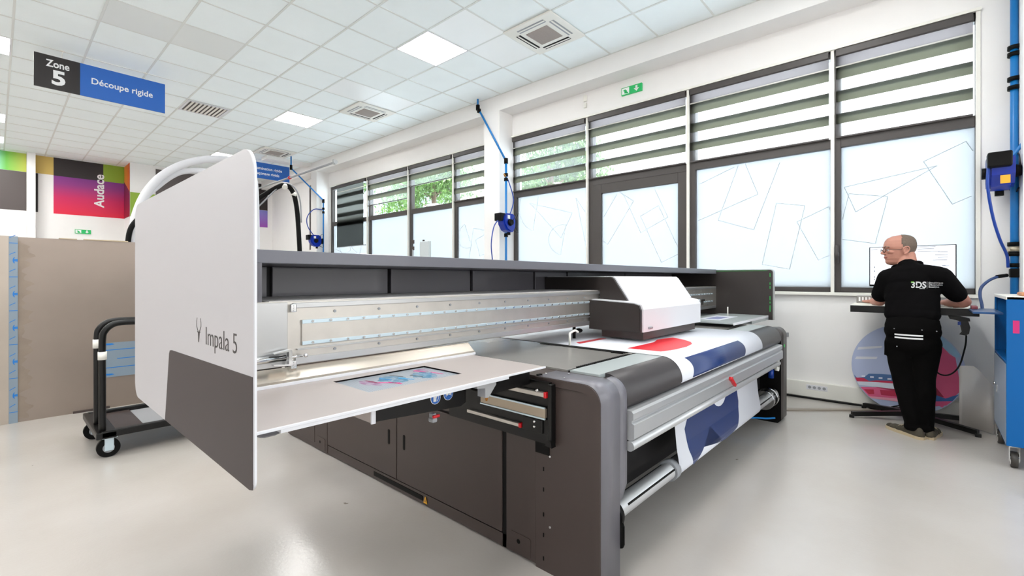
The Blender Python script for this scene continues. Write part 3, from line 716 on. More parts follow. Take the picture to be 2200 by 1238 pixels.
# carriage (print head hood)
ca = P_.part('carriage', (lambda b: (prism(b, [(1.436, .985), (1.436, 1.14), (1.45, 1.172), (1.50, 1.185), (1.845, 1.20), (1.845, .985)], 0, 2.92, 4.0, bev=.012), b)[-1])(B()), 'white')
b = B(); prism(b, [(1.442, .985), (1.442, 1.138), (1.455, 1.168), (1.50, 1.18), (1.845, 1.195), (1.845, .985)], 0, 2.895, 2.925, bev=.004); P_.part('body_dark_end', b, mat('black end face', (46, 40, 38), .4), ca)  # left end of the body, darker than its front
b = B(); prism(b, [(1.60, 1.18), (1.72, 1.352), (1.74, 1.368), (2.36, 1.368), (2.36, 1.27), (1.84, 1.27), (1.84, 1.18)], 0, 3.06, 4.23, bev=.01); P_.part('hood', b, 'white', ca)
b = B(); prism(b, [(1.605, 1.18), (1.725, 1.35), (1.745, 1.363), (2.36, 1.363), (2.36, 1.265), (1.84, 1.265), (1.84, 1.18)], 0, 3.035, 3.063, bev=.003); P_.part('hood_dark_end', b, mat('black end face', (46, 40, 38), .4), ca)  # left end of the hood, darker than its front
b = B(); box(b, 3.0, 3.95, 1.47, 1.80, .925, .985); P_.part('print_heads', b, 'dark', ca)
b = B(); cyl(b, (3.0, 1.43, 1.01), (3.05, 1.43, 1.01), .008); P_.part('latch', b, 'grey', ca)
b = B(); cyl(b, (4.85, GY - .05, 1.12), (5.10, GY - .05, 1.12), .014); box(b, 5.0, 5.08, GY - .055, GY - .03, 1.07, 1.12); pt('end_stop', b, 'chrome')
b = B(); cyl(b, (2.86, 1.95, .905), (2.86, 1.95, 1.0), .012); ball(b, (2.86, 1.91, .97), .035, (1, .8, .5), sub=2); pt('registration_pin', b, 'black')
b = B(); cyl(b, (2.56, 1.78, .905), (2.56, 1.78, .99), .008); tube(b, [(2.56, 1.78, .985), (2.62, 1.78, 1.0), (2.66, 1.78, .985)], .007); pt('registration_hook', b, 'wplast')
# pearl left end panel
b = B(); prism(b, rounded(1.252, 2.714, .815, 1.685, (.03, .07, .07, .07), 8), 0, .43, .433); ep = pt('end_panel', b, 'panel')
b = B(); prism(b, rounded(1.252, 2.714, .815, 1.685, (.03, .07, .07, .07), 8), 0, .433, .4385); P_.part('panel_edge', b, 'white', ep)
b = B(); prism(b, [(1.2535, .822), (1.2535, 1.104), (2.05, 1.090), (2.072, 1.087), (2.083, 1.075), (2.145, .8165), (1.275, .8165)], 0, .4285, .4302); P_.part('dark_field', b, 'pdark', ep)
b = text_bm('Impala 5', .080, (.4298, 1.648, 1.149), (0, -1, 0), (0, 0, 1), .0006, offset=-.0008, xs=1.06); P_.part('lettering', b, 'text', ep)
b = B()   # antelope head emblem
def ln(pts, w0, w1):
    n_ = len(pts)
    for i in range(n_ - 1):
        p, q = Vector((0,) + pts[i]), Vector((0,) + pts[i + 1]); d = (q - p).normalized(); nn = Vector((0, -d.z, d.y)); wa = w0 + (w1 - w0) * i / (n_ - 1); wb = w0 + (w1 - w0) * (i + 1) / (n_ - 1)
        o_ = Vector((.4292, 0, 0)); poly(b, [o_ + p - nn * wa, o_ + q - nn * wb, o_ + q + nn * wb, o_ + p + nn * wa], (.0006, 0, 0))
ln([(1.717, 1.180), (1.738, 1.200), (1.738, 1.212), (1.731, 1.226)], .0016, .0006); ln([(1.711, 1.180), (1.690, 1.200), (1.690, 1.212), (1.697, 1.226)], .0016, .0006)
poly(b, [(.4292, 1.732, 1.184), (.4292, 1.722, 1.178), (.4292, 1.717, 1.150), (.4292, 1.711, 1.150), (.4292, 1.706, 1.178), (.4292, 1.696, 1.184), (.4292, 1.708, 1.183), (.4292, 1.720, 1.183)], (.0006, 0, 0))
P_.part('emblem', b, 'text', ep)
b = B(); box(b, .4385, .60, 1.95, 2.45, 1.05, 1.40); pt('panel_bracket', b, 'darkin')
# left side table
TX0, TX1, TY0, TY1, TZ = .442, 1.675, 1.302, 1.785, .95
b = B()
hx0, hx1, hy0, hy1 = .878, 1.317, 1.465, 1.725
for (a, c, d_, e) in ((TX0, hx0, TY0, TY1), (hx1, TX1, TY0, TY1), (hx0, hx1, TY0, hy0), (hx0, hx1, hy1, TY1)): box(b, a, c, d_, e, TZ - .006, TZ)
tb = pt('side_table', b, 'table')
b = B(); box(b, TX0, TX1, TY0 - .006, TY0, TZ - .007, TZ + .001, .001); P_.part('front_edge', b, 'white', tb)
b = B(); box(b, .515, 1.43, TY0 - .002, TY0 + .03, TZ - .018, TZ - .0065, .001); box(b, .56, 1.43, TY0 + .012, TY0 + .035, TZ - .018, TZ - .012); P_.part('edge_profile', b, 'white', tb)
b = B(); box(b, hx0 - .004, hx1 + .004, hy0 - .004, hy1 + .004, TZ - .010, TZ - .0065); tr = P_.part('tray_mesh', b, 'perf', tb)
b = B()
for (a, c, d_, e) in ((hx0 - .004, hx0, hy0, hy1), (hx1, hx1 + .004, hy0, hy1), (hx0, hx1, hy0 - .004, hy0), (hx0, hx1, hy1, hy1 + .004)): box(b, a, c, d_, e, TZ - .010, TZ - .001)
P_.part('tray_rim', b, 'dark', tb)
inks = [('ink_mark', (214, 40, 130), ((1.00, 1.60), (1.055, 1.53))), ('ink_mark', (120, 20, 60), ((.985, 1.665), (.995, 1.60))), ('ink_mark', (20, 120, 180), ((1.045, 1.66), (1.06, 1.60))),
        ('ink_mark', (40, 150, 200), ((1.10, 1.61), (1.13, 1.545))), ('ink_mark', (90, 84, 80), ((1.105, 1.68), (1.13, 1.62))), ('ink_mark', (90, 84, 80), ((1.165, 1.62), (1.185, 1.56))),
        ('ink_mark', (214, 60, 130), ((1.03, 1.575), (1.05, 1.515))), ('ink_mark', (214, 70, 140), ((1.235, 1.69), (1.25, 1.63))), ('ink_mark', (214, 90, 150), ((1.265, 1.61), (1.275, 1.54)))]
for i, (nm, col, (p, q)) in enumerate(inks):
    b = B(); dx, dy = q[0] - p[0], q[1] - p[1]; L_ = math.hypot(dx, dy); nx, ny = -dy / L_ * .004, dx / L_ * .004
    poly(b, [(p[0] - nx, p[1] - ny, TZ - .0063), (q[0] - nx, q[1] - ny, TZ - .0063), (q[0] + nx, q[1] + ny, TZ - .0063), (p[0] + nx, p[1] + ny, TZ - .0063)], (0, 0, .0008))
    P_.part(nm, b, mat('ink %d' % i, col, .5), tb)
def stain(name, col):
    m, nt, o = special(name); d = nt.nodes.new('ShaderNodeBsdfDiffuse'); d.inputs['Color'].default_value = (*lin(col), 1); t_ = nt.nodes.new('ShaderNodeBsdfTransparent'); x = nt.nodes.new('ShaderNodeMixShader')
    tc = nt.nodes.new('ShaderNodeTexCoord'); n = nt.nodes.new('ShaderNodeTexNoise'); n.inputs['Scale'].default_value = 40; nt.links.new(tc.outputs['Object'], n.inputs['Vector'])
    r = nt.nodes.new('ShaderNodeValToRGB'); r.color_ramp.elements[0].position = .40; r.color_ramp.elements[0].color = (.05, .05, .05, 1); r.color_ramp.elements[1].position = .62; r.color_ramp.elements[1].color = (.30, .30, .30, 1)
    nt.links.new(n.outputs[0], r.inputs[0]); nt.links.new(r.outputs[0], x.inputs[0]); nt.links.new(t_.outputs[0], x.inputs[1]); nt.links.new(d.outputs[0], x.inputs[2]); nt.links.new(x.outputs[0], o.inputs[0]); return m
mtc = stain('cyan stained mesh', (70, 150, 190)); mtm = stain('pink stained mesh', (190, 120, 170))
for i, (cx, cy, rx, ry, mm_) in enumerate(((1.075, 1.61, .05, .07, mtc), (1.21, 1.58, .05, .07, mtc), (1.26, 1.66, .035, .04, mtm), (.975, 1.62, .03, .06, mtm))):
    b = B(); rn = random.Random(i)
    poly(b, [(cx + rx * (1 + rn.uniform(-.25, .25)) * math.cos(math.radians(a)), cy + ry * (1 + rn.uniform(-.25, .25)) * math.sin(math.radians(a)), TZ - .0064) for a in range(0, 360, 20)], (0, 0, .0003)); P_.part('ink_stain', b, mm_, tb)
# sheet metal lip behind the table
M['lip'] = mat('warm steel lip', (200, 190, 178), .26, metal=.8)
b = B(); prism(b, [(TY1, .945), (TY1, .962), (TY1 + .012, .968), (1.845, 1.008), (1.85, 1.004), (TY1 + .02, .955), (TY1 + .01, .94)], 0, .452, 1.70); pt('rear_lip', b, 'lip')
b = B(); box(b, .452, 1.695, TY1 - .006, TY1, TZ, TZ + .012, .001); pt('rear_edge', b, 'white')
# right side table
b = B(); box(b, 4.42, 5.62, 1.302, 1.80, .938, .95); box(b, 4.42, 5.62, 1.296, 1.302, .93, .951, mi=1); pt('side_table', b, ['bedl', 'white'])
b = B(); box(b, 5.45, 5.5, 1.30, 1.33, .93, .948); pt('table_clamp', b, 'black')
# fairing with mandatory-action icons under the table
FYY = 1.5
b = B(); prism(b, [(.925, .828), (1.15, .813), (1.34, .800), (1.37, .812), (1.37, .94), (.925, .94)], 1, FYY, FYY + .06); fa = pt('fairing', b, 'blackm')
for cx, cz, k in ((1.203, .862, 0), (1.271, .866, 1)):
    b = B(); cyl(b, (cx, FYY - .001, cz), (cx, FYY + .001, cz), .0255, seg=32); ic = P_.part('safety_icon', b, 'wtext', fa)
    b = B(); cyl(b, (cx, FYY - .0018, cz), (cx, FYY, cz), .0235, seg=32); P_.part('icon_field', b, 'blue', fa)
    b = B()
    if k == 0:
        poly(b, [(cx + x, FYY - .0025, cz + z) for x, z in ((-.012, -.014), (.002, -.014), (.003, .0), (.009, .006), (.006, .010), (.0, .004), (-.002, .014), (-.012, .012))], (0, .0006, 0))
        tube(b, [(cx + .006, FYY - .002, cz - .014), (cx + .015, FYY - .002, cz), (cx + .010, FYY - .002, cz + .014)], .0014)
    else:
        for dx in (-.007, .007): cyl(b, (cx + dx, FYY - .0028, cz + .001), (cx + dx, FYY - .002, cz + .001), .0058, seg=16)
        tube(b, [(cx - .014, FYY - .002, cz - .010), (cx - .013, FYY - .002, cz + .012), (cx, FYY - .002, cz + .017), (cx + .013, FYY - .002, cz + .012), (cx + .014, FYY - .002, cz - .010)], .0010)
    P_.part('icon_symbol', b, 'wtext', fa)
b = B(); box(b, 1.185, 1.20, FYY - .01, FYY + .02, .768, .802, .003); box(b, 1.18, 1.205, FYY - .012, FYY + .02, .765, .785, .006); vs_ = pt('drain_valve', b, 'grey')
b = B(); box(b, 1.178, 1.212, FYY - .02, FYY - .008, .786, .798, .004); P_.part('valve_lever', b, 'red', vs_)
b = B(); box(b, .820, .829, 1.352, 1.64, .878, .943); pt('table_bracket', b, 'table')
b = B(); box(b, .816, .832, 1.345, 1.352, .876, .943, .001); pt('bracket_edge', b, 'white')
b = B(); prism(b, [(1.30, .93), (1.41, .93), (1.41, .905), (1.365, .858), (1.345, .86), (1.345, .90), (1.30, .905)], 1, 1.355, 1.40); pt('corner_bracket', b, 'anod')
b = B(); prism(b, [(1.355, .862), (1.372, .868), (1.362, .842)], 1, 1.36, 1.37); pt('brass_tip', b, mat('brass', (180, 120, 50), .4, metal=.6))
b = B(); box(b, 1.40, 1.66, 1.38, 1.50, .86, .93); pt('slide_carrier', b, 'blackm')
# linear rails on the flank
RX = 1.662
ra = pt('rail_frame', (lambda b: (box(b, RX - .006, RX + .03, 1.252, 1.272, .60, .875, .004), box(b, RX, RX + .03, 1.272, 1.34, .64, .715, .004), box(b, RX + .005, 1.695, 1.272, 1.96, .60, .88), box(b, RX - .01, RX + .02, 1.30, 1.42, .645, .71, .004), b)[-1])(B()), 'blackm')
b = B(); box(b, 1.69, 1.696, 1.29, 1.37, .54, .63); P_.part('frame_foot', b, 'black', ra)
for z0, z1, y0, y1 in ((.814, .836, 1.29, 1.66), (.650, .667, 1.44, 1.80)):
    b = B(); box(b, RX - .012, RX + .01, y0, y1, z0, z1, .003); P_.part('guide_rail', b, M['steel'], ra)
    b = B(); box(b, RX - .014, RX + .012, y0 - .014, y0, z0 - .002, z1 + .002, .002); P_.part('red_stop', b, 'red', ra)
b = B(); box(b, RX - .008, RX + .01, 1.285, 1.70, .72, .762, .001); rp = P_.part('rail_plate', b, mat('warm rail plate', (170, 156, 138), .35, metal=.5), ra)
b = B(); box(b, RX - .012, RX - .004, 1.285, 1.70, .762, .769); box(b, RX - .012, RX - .004, 1.285, 1.70, .713, .720); P_.part('plate_edge', b, 'zinc', ra)
for y, z in ((1.345, .695), (1.345, .672), (1.885, .69), (1.90, .69), (1.885, .675), (1.90, .675), (1.86, .73), (1.33, .84), (1.6, .845)):
    b = B(); cyl(b, (RX - .014, y, z), (RX + .01, y, z), .005, seg=12); P_.part('bolt_head', b, 'chrome', ra)
b = B(); prism(b, [(1.245, .595), (1.285, .60), (1.262, .625), (1.252, .625)], 0, RX - .012, RX + .02); P_.part('frame_toe', b, 'blackm', ra)
b = B(); poly(b, [(1.693, 2.19, .025), (1.693, 2.225, .025), (1.693, 2.2075, .066)], (.002, 0, 0)); pt('warning_label', b, 'yellow')
b = B(); poly(b, [(1.6925, 2.203, .034), (1.6925, 2.212, .034), (1.6925, 2.2075, .055)], (.0006, 0, 0)); pt('warning_mark', b, 'text')

# ------------------------------------------------------------------ printed vinyl running over the bed and down to the roller
def vinyl_profile(x):
    out = [(2.6, .9075), (1.9, .9075), (1.135, .9075)]
    cpx = curve_prof(.0025)
    out += cpx[1:]
    out += [(1.052, .74), (1.068, .60), (1.050, .40), (1.033, .30)]
    out += [(1.08 + .0465 * math.cos(math.radians(a)), .278 + .0465 * math.sin(math.radians(a))) for a in range(180, 300, 12)]
    return out
def ribbon(x0, x1, prof, th=.0012, off=0, mi=0, b=None, xa=None, xb=None):
    b = b or B(); n_ = len(prof)
    P = [Vector((0, y, z)) for y, z in prof]; nr = []
    for i in range(n_):
        d = (P[min(i + 1, n_ - 1)] - P[max(i - 1, 0)]).normalized(); nr.append(Vector((0, -d.z, d.y)) * -1 if False else Vector((0, d.z, -d.y)))
    rows = []
    for i in range(n_):
        o_ = P[i] + nr[i] * off; t_ = P[i] + nr[i] * (off + th)
        A0 = x0 if xa is None else xa[i]; A1 = x1 if xb is None else xb[i]
        rows.append([b.verts.new((A0, o_.y, o_.z)), b.verts.new((A1, o_.y, o_.z)), b.verts.new((A1, t_.y, t_.z)), b.verts.new((A0, t_.y, t_.z))])
    for A, C in zip(rows, rows[1:]):
        for k in range(4): f = b.faces.new((A[k], A[(k + 1) % 4], C[(k + 1) % 4], C[k])); f.smooth = True; f.material_index = mi
    b.faces.new(rows[0]); b.faces.new(rows[-1][::-1]); bmesh.ops.recalc_face_normals(b, faces=b.faces[:]); return b
vp = vinyl_profile(0)
# orientation of the surface normal: outward = away from the machine
t = Thing('vinyl_print', 'white vinyl print with red and navy shapes running over the printer bed', 'vinyl print', (3.4, 1.2, .93))
def subprof(z_or_y, i0, i1): return vp[i0:i1]
b = ribbon(2.55, 4.22, vp, .0012, 0); t.part('vinyl_web', b, 'paper')
b = B(); poly(b, [(x * 1.085, y * 1.085, .9092) for x, y in ((2.467, 1.308), (2.481, 1.11), (2.60, 1.082), (2.76, 1.075), (2.90, 1.095), (2.985, 1.136), (3.06, 1.21), (3.126, 1.315), (2.95, 1.345), (2.816, 1.307))][::-1], (0, 0, .0006)); t.part('red_shape', b, 'redink')
b = B(); poly(b, [(2.65, 1.76, .9092), (2.68, 1.81, .9092), (3.0, 1.81, .9092), (3.0, 1.76, .9092)], (0, 0, .0006)); t.part('red_bar', b, 'redink')
# navy shape lying on the curve
ci = [i for i, (y, z) in enumerate(vp) if .74 < z < .89 and y < 1.085]
cpx = [vp[i] for i in ci]
n_ = len(cpx); xa = [2.70 + .03 * math.sin(math.pi * i / (n_ - 1)) for i in range(n_)]; xb = [3.72 + .04 * math.sin(math.pi * i / (n_ - 1)) for i in range(n_)]
b = ribbon(0, 0, cpx, .0008, .0014, xa=xa, xb=xb); t.part('navy_bar', b, 'navy')
# navy letter on the hanging length: outline in x,z mapped on the hanging surface
def ysurf(z):
    pr2 = [(1.052, .74), (1.068, .60), (1.050, .40), (1.033, .30), (1.0335, .278), (1.036, .262), (1.0445, .246)]
    for (ya, za), (yb_, zb) in zip(pr2, pr2[1:]):
        if zb <= z <= za: return ya + (yb_ - ya) * (za - z) / (za - zb)
    return pr2[-1][0]
def hang(pts, off=.0022):
    bb = B(); 
    vs = [bb.verts.new((x, 0, z)) for x, z in pts]; f = bb.faces.new(vs); bmesh.ops.triangulate(bb, faces=[f])
    for z in [.24 + .02 * k for k in range(19)]:
        g = bb.verts[:] + bb.edges[:] + bb.faces[:]; bmesh.ops.bisect_plane(bb, geom=g, plane_co=(0, 0, z), plane_no=(0, 0, 1))
    bm2 = bb
    for v in bm2.verts: v.co.y = ysurf(v.co.z) - off
    for f in bm2.faces:
        f.normal_update()
        if f.normal.y > 0: f.normal_flip()
    return bm2
outer = [(2.80, .60), (2.676, .476), (2.705, .35), (2.765, .243), (2.80, .243), (2.93, .31), (3.076, .397), (3.212, .287), (3.29, .250), (3.37, .243), (3.50, .250), (3.60, .275), (3.655, .34), (3.69, .44), (3.68, .52), (3.62, .60)]
b = hang(outer); t.part('navy_letter', b, 'navy')
hole = [(3.17, .60)] + [(3.30 + .13 * math.cos(math.radians(a)), .56 - .075 * math.sin(math.radians(a))) for a in range(170, 5, -15)] + [(3.44, .60)]
b = hang(hole, .0032); t.part('letter_gap', b, 'paper')
# label card on the right side table
t = Thing('print_card', 'small printed card lying on the right end of the printer bed', 'card', (4.9, 1.6, .95))
b = B(); box(b, 4.63, 5.20, 1.49, 1.70, .9505, .953); t.part('card', b, 'paper')
b = B(); box(b, 4.72, 5.05, 1.53, 1.65, .953, .9535); t.part('print_block', b, mat('pale blue grey print', (134, 138, 176), .5))
b = B(); cyl(b, (5.29, 1.615, .95), (5.29, 1.615, 1.045), .006); solo('positioning_rod', b, 'wplast', 'thin white upright rod beside the card on the printer end', 'rod')

# ================================================================== LEFT: sheets, cart, arch
YS = 6.37
t = Thing('metal_sheet', 'large upright raw metal sheet with a smeared left edge and blue film strips', 'metal sheet', (1.2, YS, 0))
b = B(); box(b, .143, 2.15, YS, YS + .012, 0.0, 1.742, .001); t.part('sheet', b, 'sheet')
b = B(); rn = random.Random(4)
pts = [(.146, .03)] + [(.20 + .025 * math.sin(k * .4) + .02 * math.sin(k * 1.3 + 1) + rn.uniform(-.012, .022), .03 + 1.68 * k / 90) for k in range(91)] + [(.146, 1.70)]
prism(b, [(x, z) for x, z in pts], 1, YS - .0014, YS - .0002); t.part('edge_smear', b, 'smear')
b = B(); box(b, .70, 2.15, YS - .003, YS - .0005, .32, .68); fl = t.part('film_band', b, 'film')
b = B()
for z in (.60, .415): box(b, .71, 2.14, YS - .0036, YS - .003, z, z + .008)
for z in (.66, .345): prism(b, [(.72, z), (.76, z + .015), (.82, z + .012), (.84, z), (.80, z - .006)], 1, YS - .0036, YS - .003)
box(b, .86, 1.02, YS - .0036, YS - .003, .505, .513); t.part('film_print', b, 'fblue', fl)
b = B(); box(b, .60, .95, YS - .01, YS + .02, 1.742, 1.752); box(b, .42, .55, YS - .01, YS + .02, 1.742, 1.75); t.part('wood_strip', b, mat('pale timber strip', (186, 168, 140), .7))
b = B(); box(b, .52, .80, YS - .02, YS + .03, -.0, .02); t.part('floor_batten', b, 'dark')
t = Thing('metal_sheet', 'upright metal sheet edged with a printed blue film strip, at the left edge', 'metal sheet', (-.5, YS - .02, 0))
b = B(); box(b, -1.3, .085, YS - .016, YS - .004, 0, 1.748, .001); t.part('sheet', b, mat('brushed warm sheet', (172, 160, 148), .35, metal=.5, noise=.12, nscale=2))
b = B(); box(b, .085, .143, YS - .016, YS - .004, 0.0, 1.746); fs_ = t.part('film_strip', b, 'film')
b = B()
for k in range(11):
    z = .10 + k * .158
    if k % 2: prism(b, [(.125 + .016 * math.cos(math.radians(a)), z + .03 * math.sin(math.radians(a))) for a in range(90, 271, 30)] + [(.120, z - .01), (.142, z - .012), (.142, z + .012), (.118, z + .01)], 1, YS - .0172, YS - .016)
    else: box(b, .088, .142, YS - .0168, YS - .016, z, z + .006)
    prism(b, [(.09, z + .05), (.13, z + .075), (.125, z + .079), (.09, z + .056)], 1, YS - .0168, YS - .016)
t.part('film_print', b, 'fblue', fs_)
# cart
t = Thing('platform_cart', 'black tube platform cart with rubber wheels standing behind the pearl panel', 'cart', (1.1, 4.95, 0))
b = B()
box(b, .53, 2.0, 4.58, 4.64, .155, .205, .006); box(b, .53, 2.0, 5.32, 5.37, .155, .205, .006); box(b, .50, .62, 4.58, 5.37, .15, .20, .006); box(b, 1.95, 2.0, 4.6, 5.35, .155, .2, .004)
t.part('frame', b, 'blackm')
for y in (4.63, 4.90):
    b = B(); tube(b, [(.54, y, .16), (.54, y, .55), (.54, y, .88), (.555, y, .955), (.60, y, 1.0), (.66, y, 1.012), (.80, y, 1.012), (1.5, y, 1.012), (1.9, y, 1.012), (1.98, y, .97), (2.0, y, .88), (2.0, y, .16)], .022, seg=14, n=4); h_ = t.part('handle', b, 'blackm')
    b = B(); cyl(b, (.54, y, .74 if y < 4.7 else .80), (.54, y, .80 if y < 4.7 else .87), .027); t.part('tape_wrap', b, 'wplast', h_)
b = B(); box(b, .62, 1.95, 4.64, 5.32, .165, .17); t.part('deck', b, mat('dusty deck board', (150, 150, 152), .5))
b = B(); box(b, .62, .80, 4.64, 5.32, .171, .18); t.part('deck_mat', b, 'dark')
for (x, y) in ((.575, 4.64), (.56, 5.24), (1.9, 4.64), (1.9, 5.3)):
    b = B(); cyl(b, (x, y - .022, .07), (x, y + .022, .07), .07, seg=32); wl = t.part('wheel', b, 'black')
    b = B(); cyl(b, (x, y - .026, .07), (x, y + .026, .07), .035, seg=24); t.part('hub', b, 'grey', wl)
    b = B(); box(b, x - .025, x + .03, y - .035, y - .029, .05, .15, .003); box(b, x - .025, x + .03, y + .029, y + .035, .05, .15, .003); box(b, x - .04, x + .05, y - .035, y + .035, .143, .152); t.part('fork', b, 'zinc', wl)
# white arched tubes of a machine behind
t = Thing('tube_arch', 'white arched tubes of a machine behind the metal sheets', 'machine frame', (1.42, 9, 0))
b = B(); tube(b, [(1.40, 9, 0), (1.40, 9, 1.2), (1.405, 9, 1.95), (1.43, 9, 2.27), (1.54, 9, 2.63), (1.72, 9, 2.93), (1.97, 9, 3.16), (2.28, 9, 3.32), (2.6, 9, 3.40), (2.85, 9, 3.38), (3.05, 9, 3.2), (3.12, 9, 2.9), (3.14, 9, 1.5), (3.14, 9, 0)], .06, seg=14); t.part('outer_tube', b, 'white')
b = B(); tube(b, [(1.48, 9.1, 2.3), (1.56, 9.1, 2.6), (1.74, 9.1, 2.84), (1.93, 9.1, 3.03), (2.1, 9.1, 3.12), (2.4, 9.1, 3.17), (2.75, 9.1, 3.12), (3.0, 9.1, 2.98), (3.1, 9.1, 2.6)], .045, seg=12); t.part('inner_tube', b, 'white')
b = B(); tube(b, [(1.31, 8.9, 1.2), (1.32, 8.9, 1.7), (1.335, 8.9, 1.98), (1.37, 8.9, 2.13), (1.44, 8.9, 2.25)], .035); t.part('hose', b, 'black')
# boom with black hoses
t = Thing('hose_boom', 'thin horizontal grey boom carrying black hoses above the printer', 'hose boom', (3.82, 11.2, 0))
b = B(); cyl(b, (3.82, 7.42, 3.31), (3.82, 11.3, 3.31), .018); t.part('arm', b, 'grey')
b = B(); cyl(b, (3.82, 7.40, 3.31), (3.82, 7.43, 3.31), .035); box(b, 3.80, 3.84, 7.43, 7.48, 3.28, 3.36); t.part('arm_clamp', b, 'alu')
b = B(); cyl(b, (3.82, 9.2, 3.31), (3.82, 9.25, 3.31), .03); t.part('red_clip', b, 'red')
b = B(); cyl(b, (3.82, 11.3, 0), (3.82, 11.3, 3.35), .05); t.part('post', b, 'grey')
b = B(); tube(b, [(2.66, 10.1, .5), (2.68, 10.05, 1.8), (3.0, 9.9, 2.45), (3.32, 9.8, 2.80), (3.60, 9.7, 3.05), (3.80, 9.6, 3.20), (3.93, 9.6, 3.22), (4.05, 9.6, 3.08), (4.12, 9.6, 2.75), (4.16, 9.6, 2.2), (4.18, 9.6, 1.7), (4.18, 9.6, .9)], .045); t.part('hose', b, 'black')
b = B(); tube(b, [(2.72, 10.0, .5), (2.74, 9.98, 1.8), (3.0, 9.85, 2.36), (3.4, 9.75, 2.72), (3.7, 9.62, 3.10), (3.86, 9.58, 3.26), (4.05, 9.56, 3.2), (4.16, 9.55, 2.95), (4.19, 9.56, 2.5)], .014); t.part('cable', b, 'grey')
b = B(); cyl(b, (3.86, 9.55, 3.17), (3.88, 9.62, 3.24), .052); cyl(b, (4.05, 9.6, 3.03), (4.07, 9.6, 3.10), .052); t.part('hose_clip', b, 'wplast')
# signal lamp post and small box behind the printer
t = Thing('signal_post', 'thin post with two small dark square plates standing behind the printer', 'post', (5.2, 7.15, 0))
b = B(); cyl(b, (5.2, 7.15, 0), (5.2, 7.15, 1.90), .012); box(b, 5.1, 5.3, 7.05, 7.25, 0, .03); t.part('pole', b, 'grey')
for z in (1.88, 2.0): 
    b = B(); box(b, 5.19, 5.21, 7.11, 7.19, z, z + .07, .006); t.part('plate', b, 'dark')
t = Thing('terminal_box', 'pale grey flat box on a stand behind the printer, before the far windows', 'box', (5.2, 6.79, 0))
b = B(); box(b, 5.18, 5.24, 6.65, 6.92, 1.72, 2.03, .012); t.part('box', b, mat('pale grey box', (196, 204, 206), .45))
b = B(); cyl(b, (5.21, 6.785, 0), (5.21, 6.785, 1.72), .02); box(b, 5.1, 5.32, 6.68, 6.9, 0, .03); t.part('stand', b, 'grey')
b = B(); cyl(b, (5.21, 6.84, 2.03), (5.21, 6.84, 2.06), .02); t.part('cap', b, 'dark')

# ================================================================== HOSE REELS AND AIR PIPES
def reel(c, label, s=1.0):
    cx, cy, cz = c
    t = Thing('hose_reel', label, 'hose reel', c, 'blue hose reels')
    prof = [(cx + s * x, cz + s * z) for x, z in ((-.12, .13), (-.06, .155), (.10, .155), (.15, .12), (.16, .02), (.15, -.08), (.10, -.15), (.02, -.16), (-.06, -.13), (-.13, -.04), (-.145, .05))]
    b = B(); prism(b, prof, 1, cy - .085 * s, cy + .085 * s, bev=.025 * s); 
    for f in b.faces: f.smooth = False
    t.part('housing', b, 'reel')
    b = B(); cyl(b, (cx, cy - .13 * s, cz), (cx, cy - .08 * s, cz), .045 * s, .06 * s); t.part('hub', b, 'black')
    b = B(); cyl(b, (cx, cy + .08 * s, cz), (cx, cy + .115 * s, cz), .05 * s); t.part('axle_cap', b, 'black')
    b = B(); box(b, cx - .20 * s, cx - .08 * s, cy - .06 * s, cy + .09 * s, cz + .02 * s, cz + .15 * s, .012 * s); t.part('hose_guide', b, 'black')
    b = B(); box(b, cx - .06 * s, cx + .0 * s, cy - .0885 * s, cy - .086 * s, cz + .06 * s, cz + .12 * s); t.part('label_patch', b, 'wtext')
    b = B(); tube(b, [(cx + .02 * s, cy - .12 * s, cz + .0), (cx + .10 * s, cy - .13 * s, cz + .14 * s), (cx + .19 * s, cy - .10 * s, cz + .17 * s), (cx + .21 * s, cy, cz), (cx + .19 * s, cy - .10 * s, cz - .16 * s), (cx + .08 * s, cy - .12 * s, cz - .14 * s)], .006 * s); t.part('bracket', b, 'blackm')
    b = B(); box(b, cx + .17 * s, cx + .22 * s, cy - .05 * s, cy + .05 * s, cz - .07 * s, cz + .07 * s); t.part('wall_plate', b, 'blackm')
    b = B(); cyl(b, (cx + .06 * s, cy, cz - .20 * s), (cx + .06 * s, cy, cz - .14 * s), .03 * s); t.part('drain_cap', b, 'black')
    return t
r1 = reel((5.75, 5.29, 2.29), 'blue hose reel on the pillar left of the wide window bay')
r2 = reel((5.70, 12.20, 2.36), 'small distant blue hose reel beside the farthest window')
r3 = reel((5.93, -.47, 2.29), 'blue hose reel high on the wall at the right edge')
b = B(); box(b, 5.87, 5.93, -.385 - .001, -.383, 2.19, 2.25); box(b, 5.78, 5.785, -.52, -.46, 2.17, 2.24)
r3.part('yellow_label', b, 'yellow')
def fits(t, L):
    for x, y, z, h, r in L:
        b = B(); cyl(b, (x, y, z - h / 2), (x, y, z + h / 2), r); t.part('fitting', b, 'black')
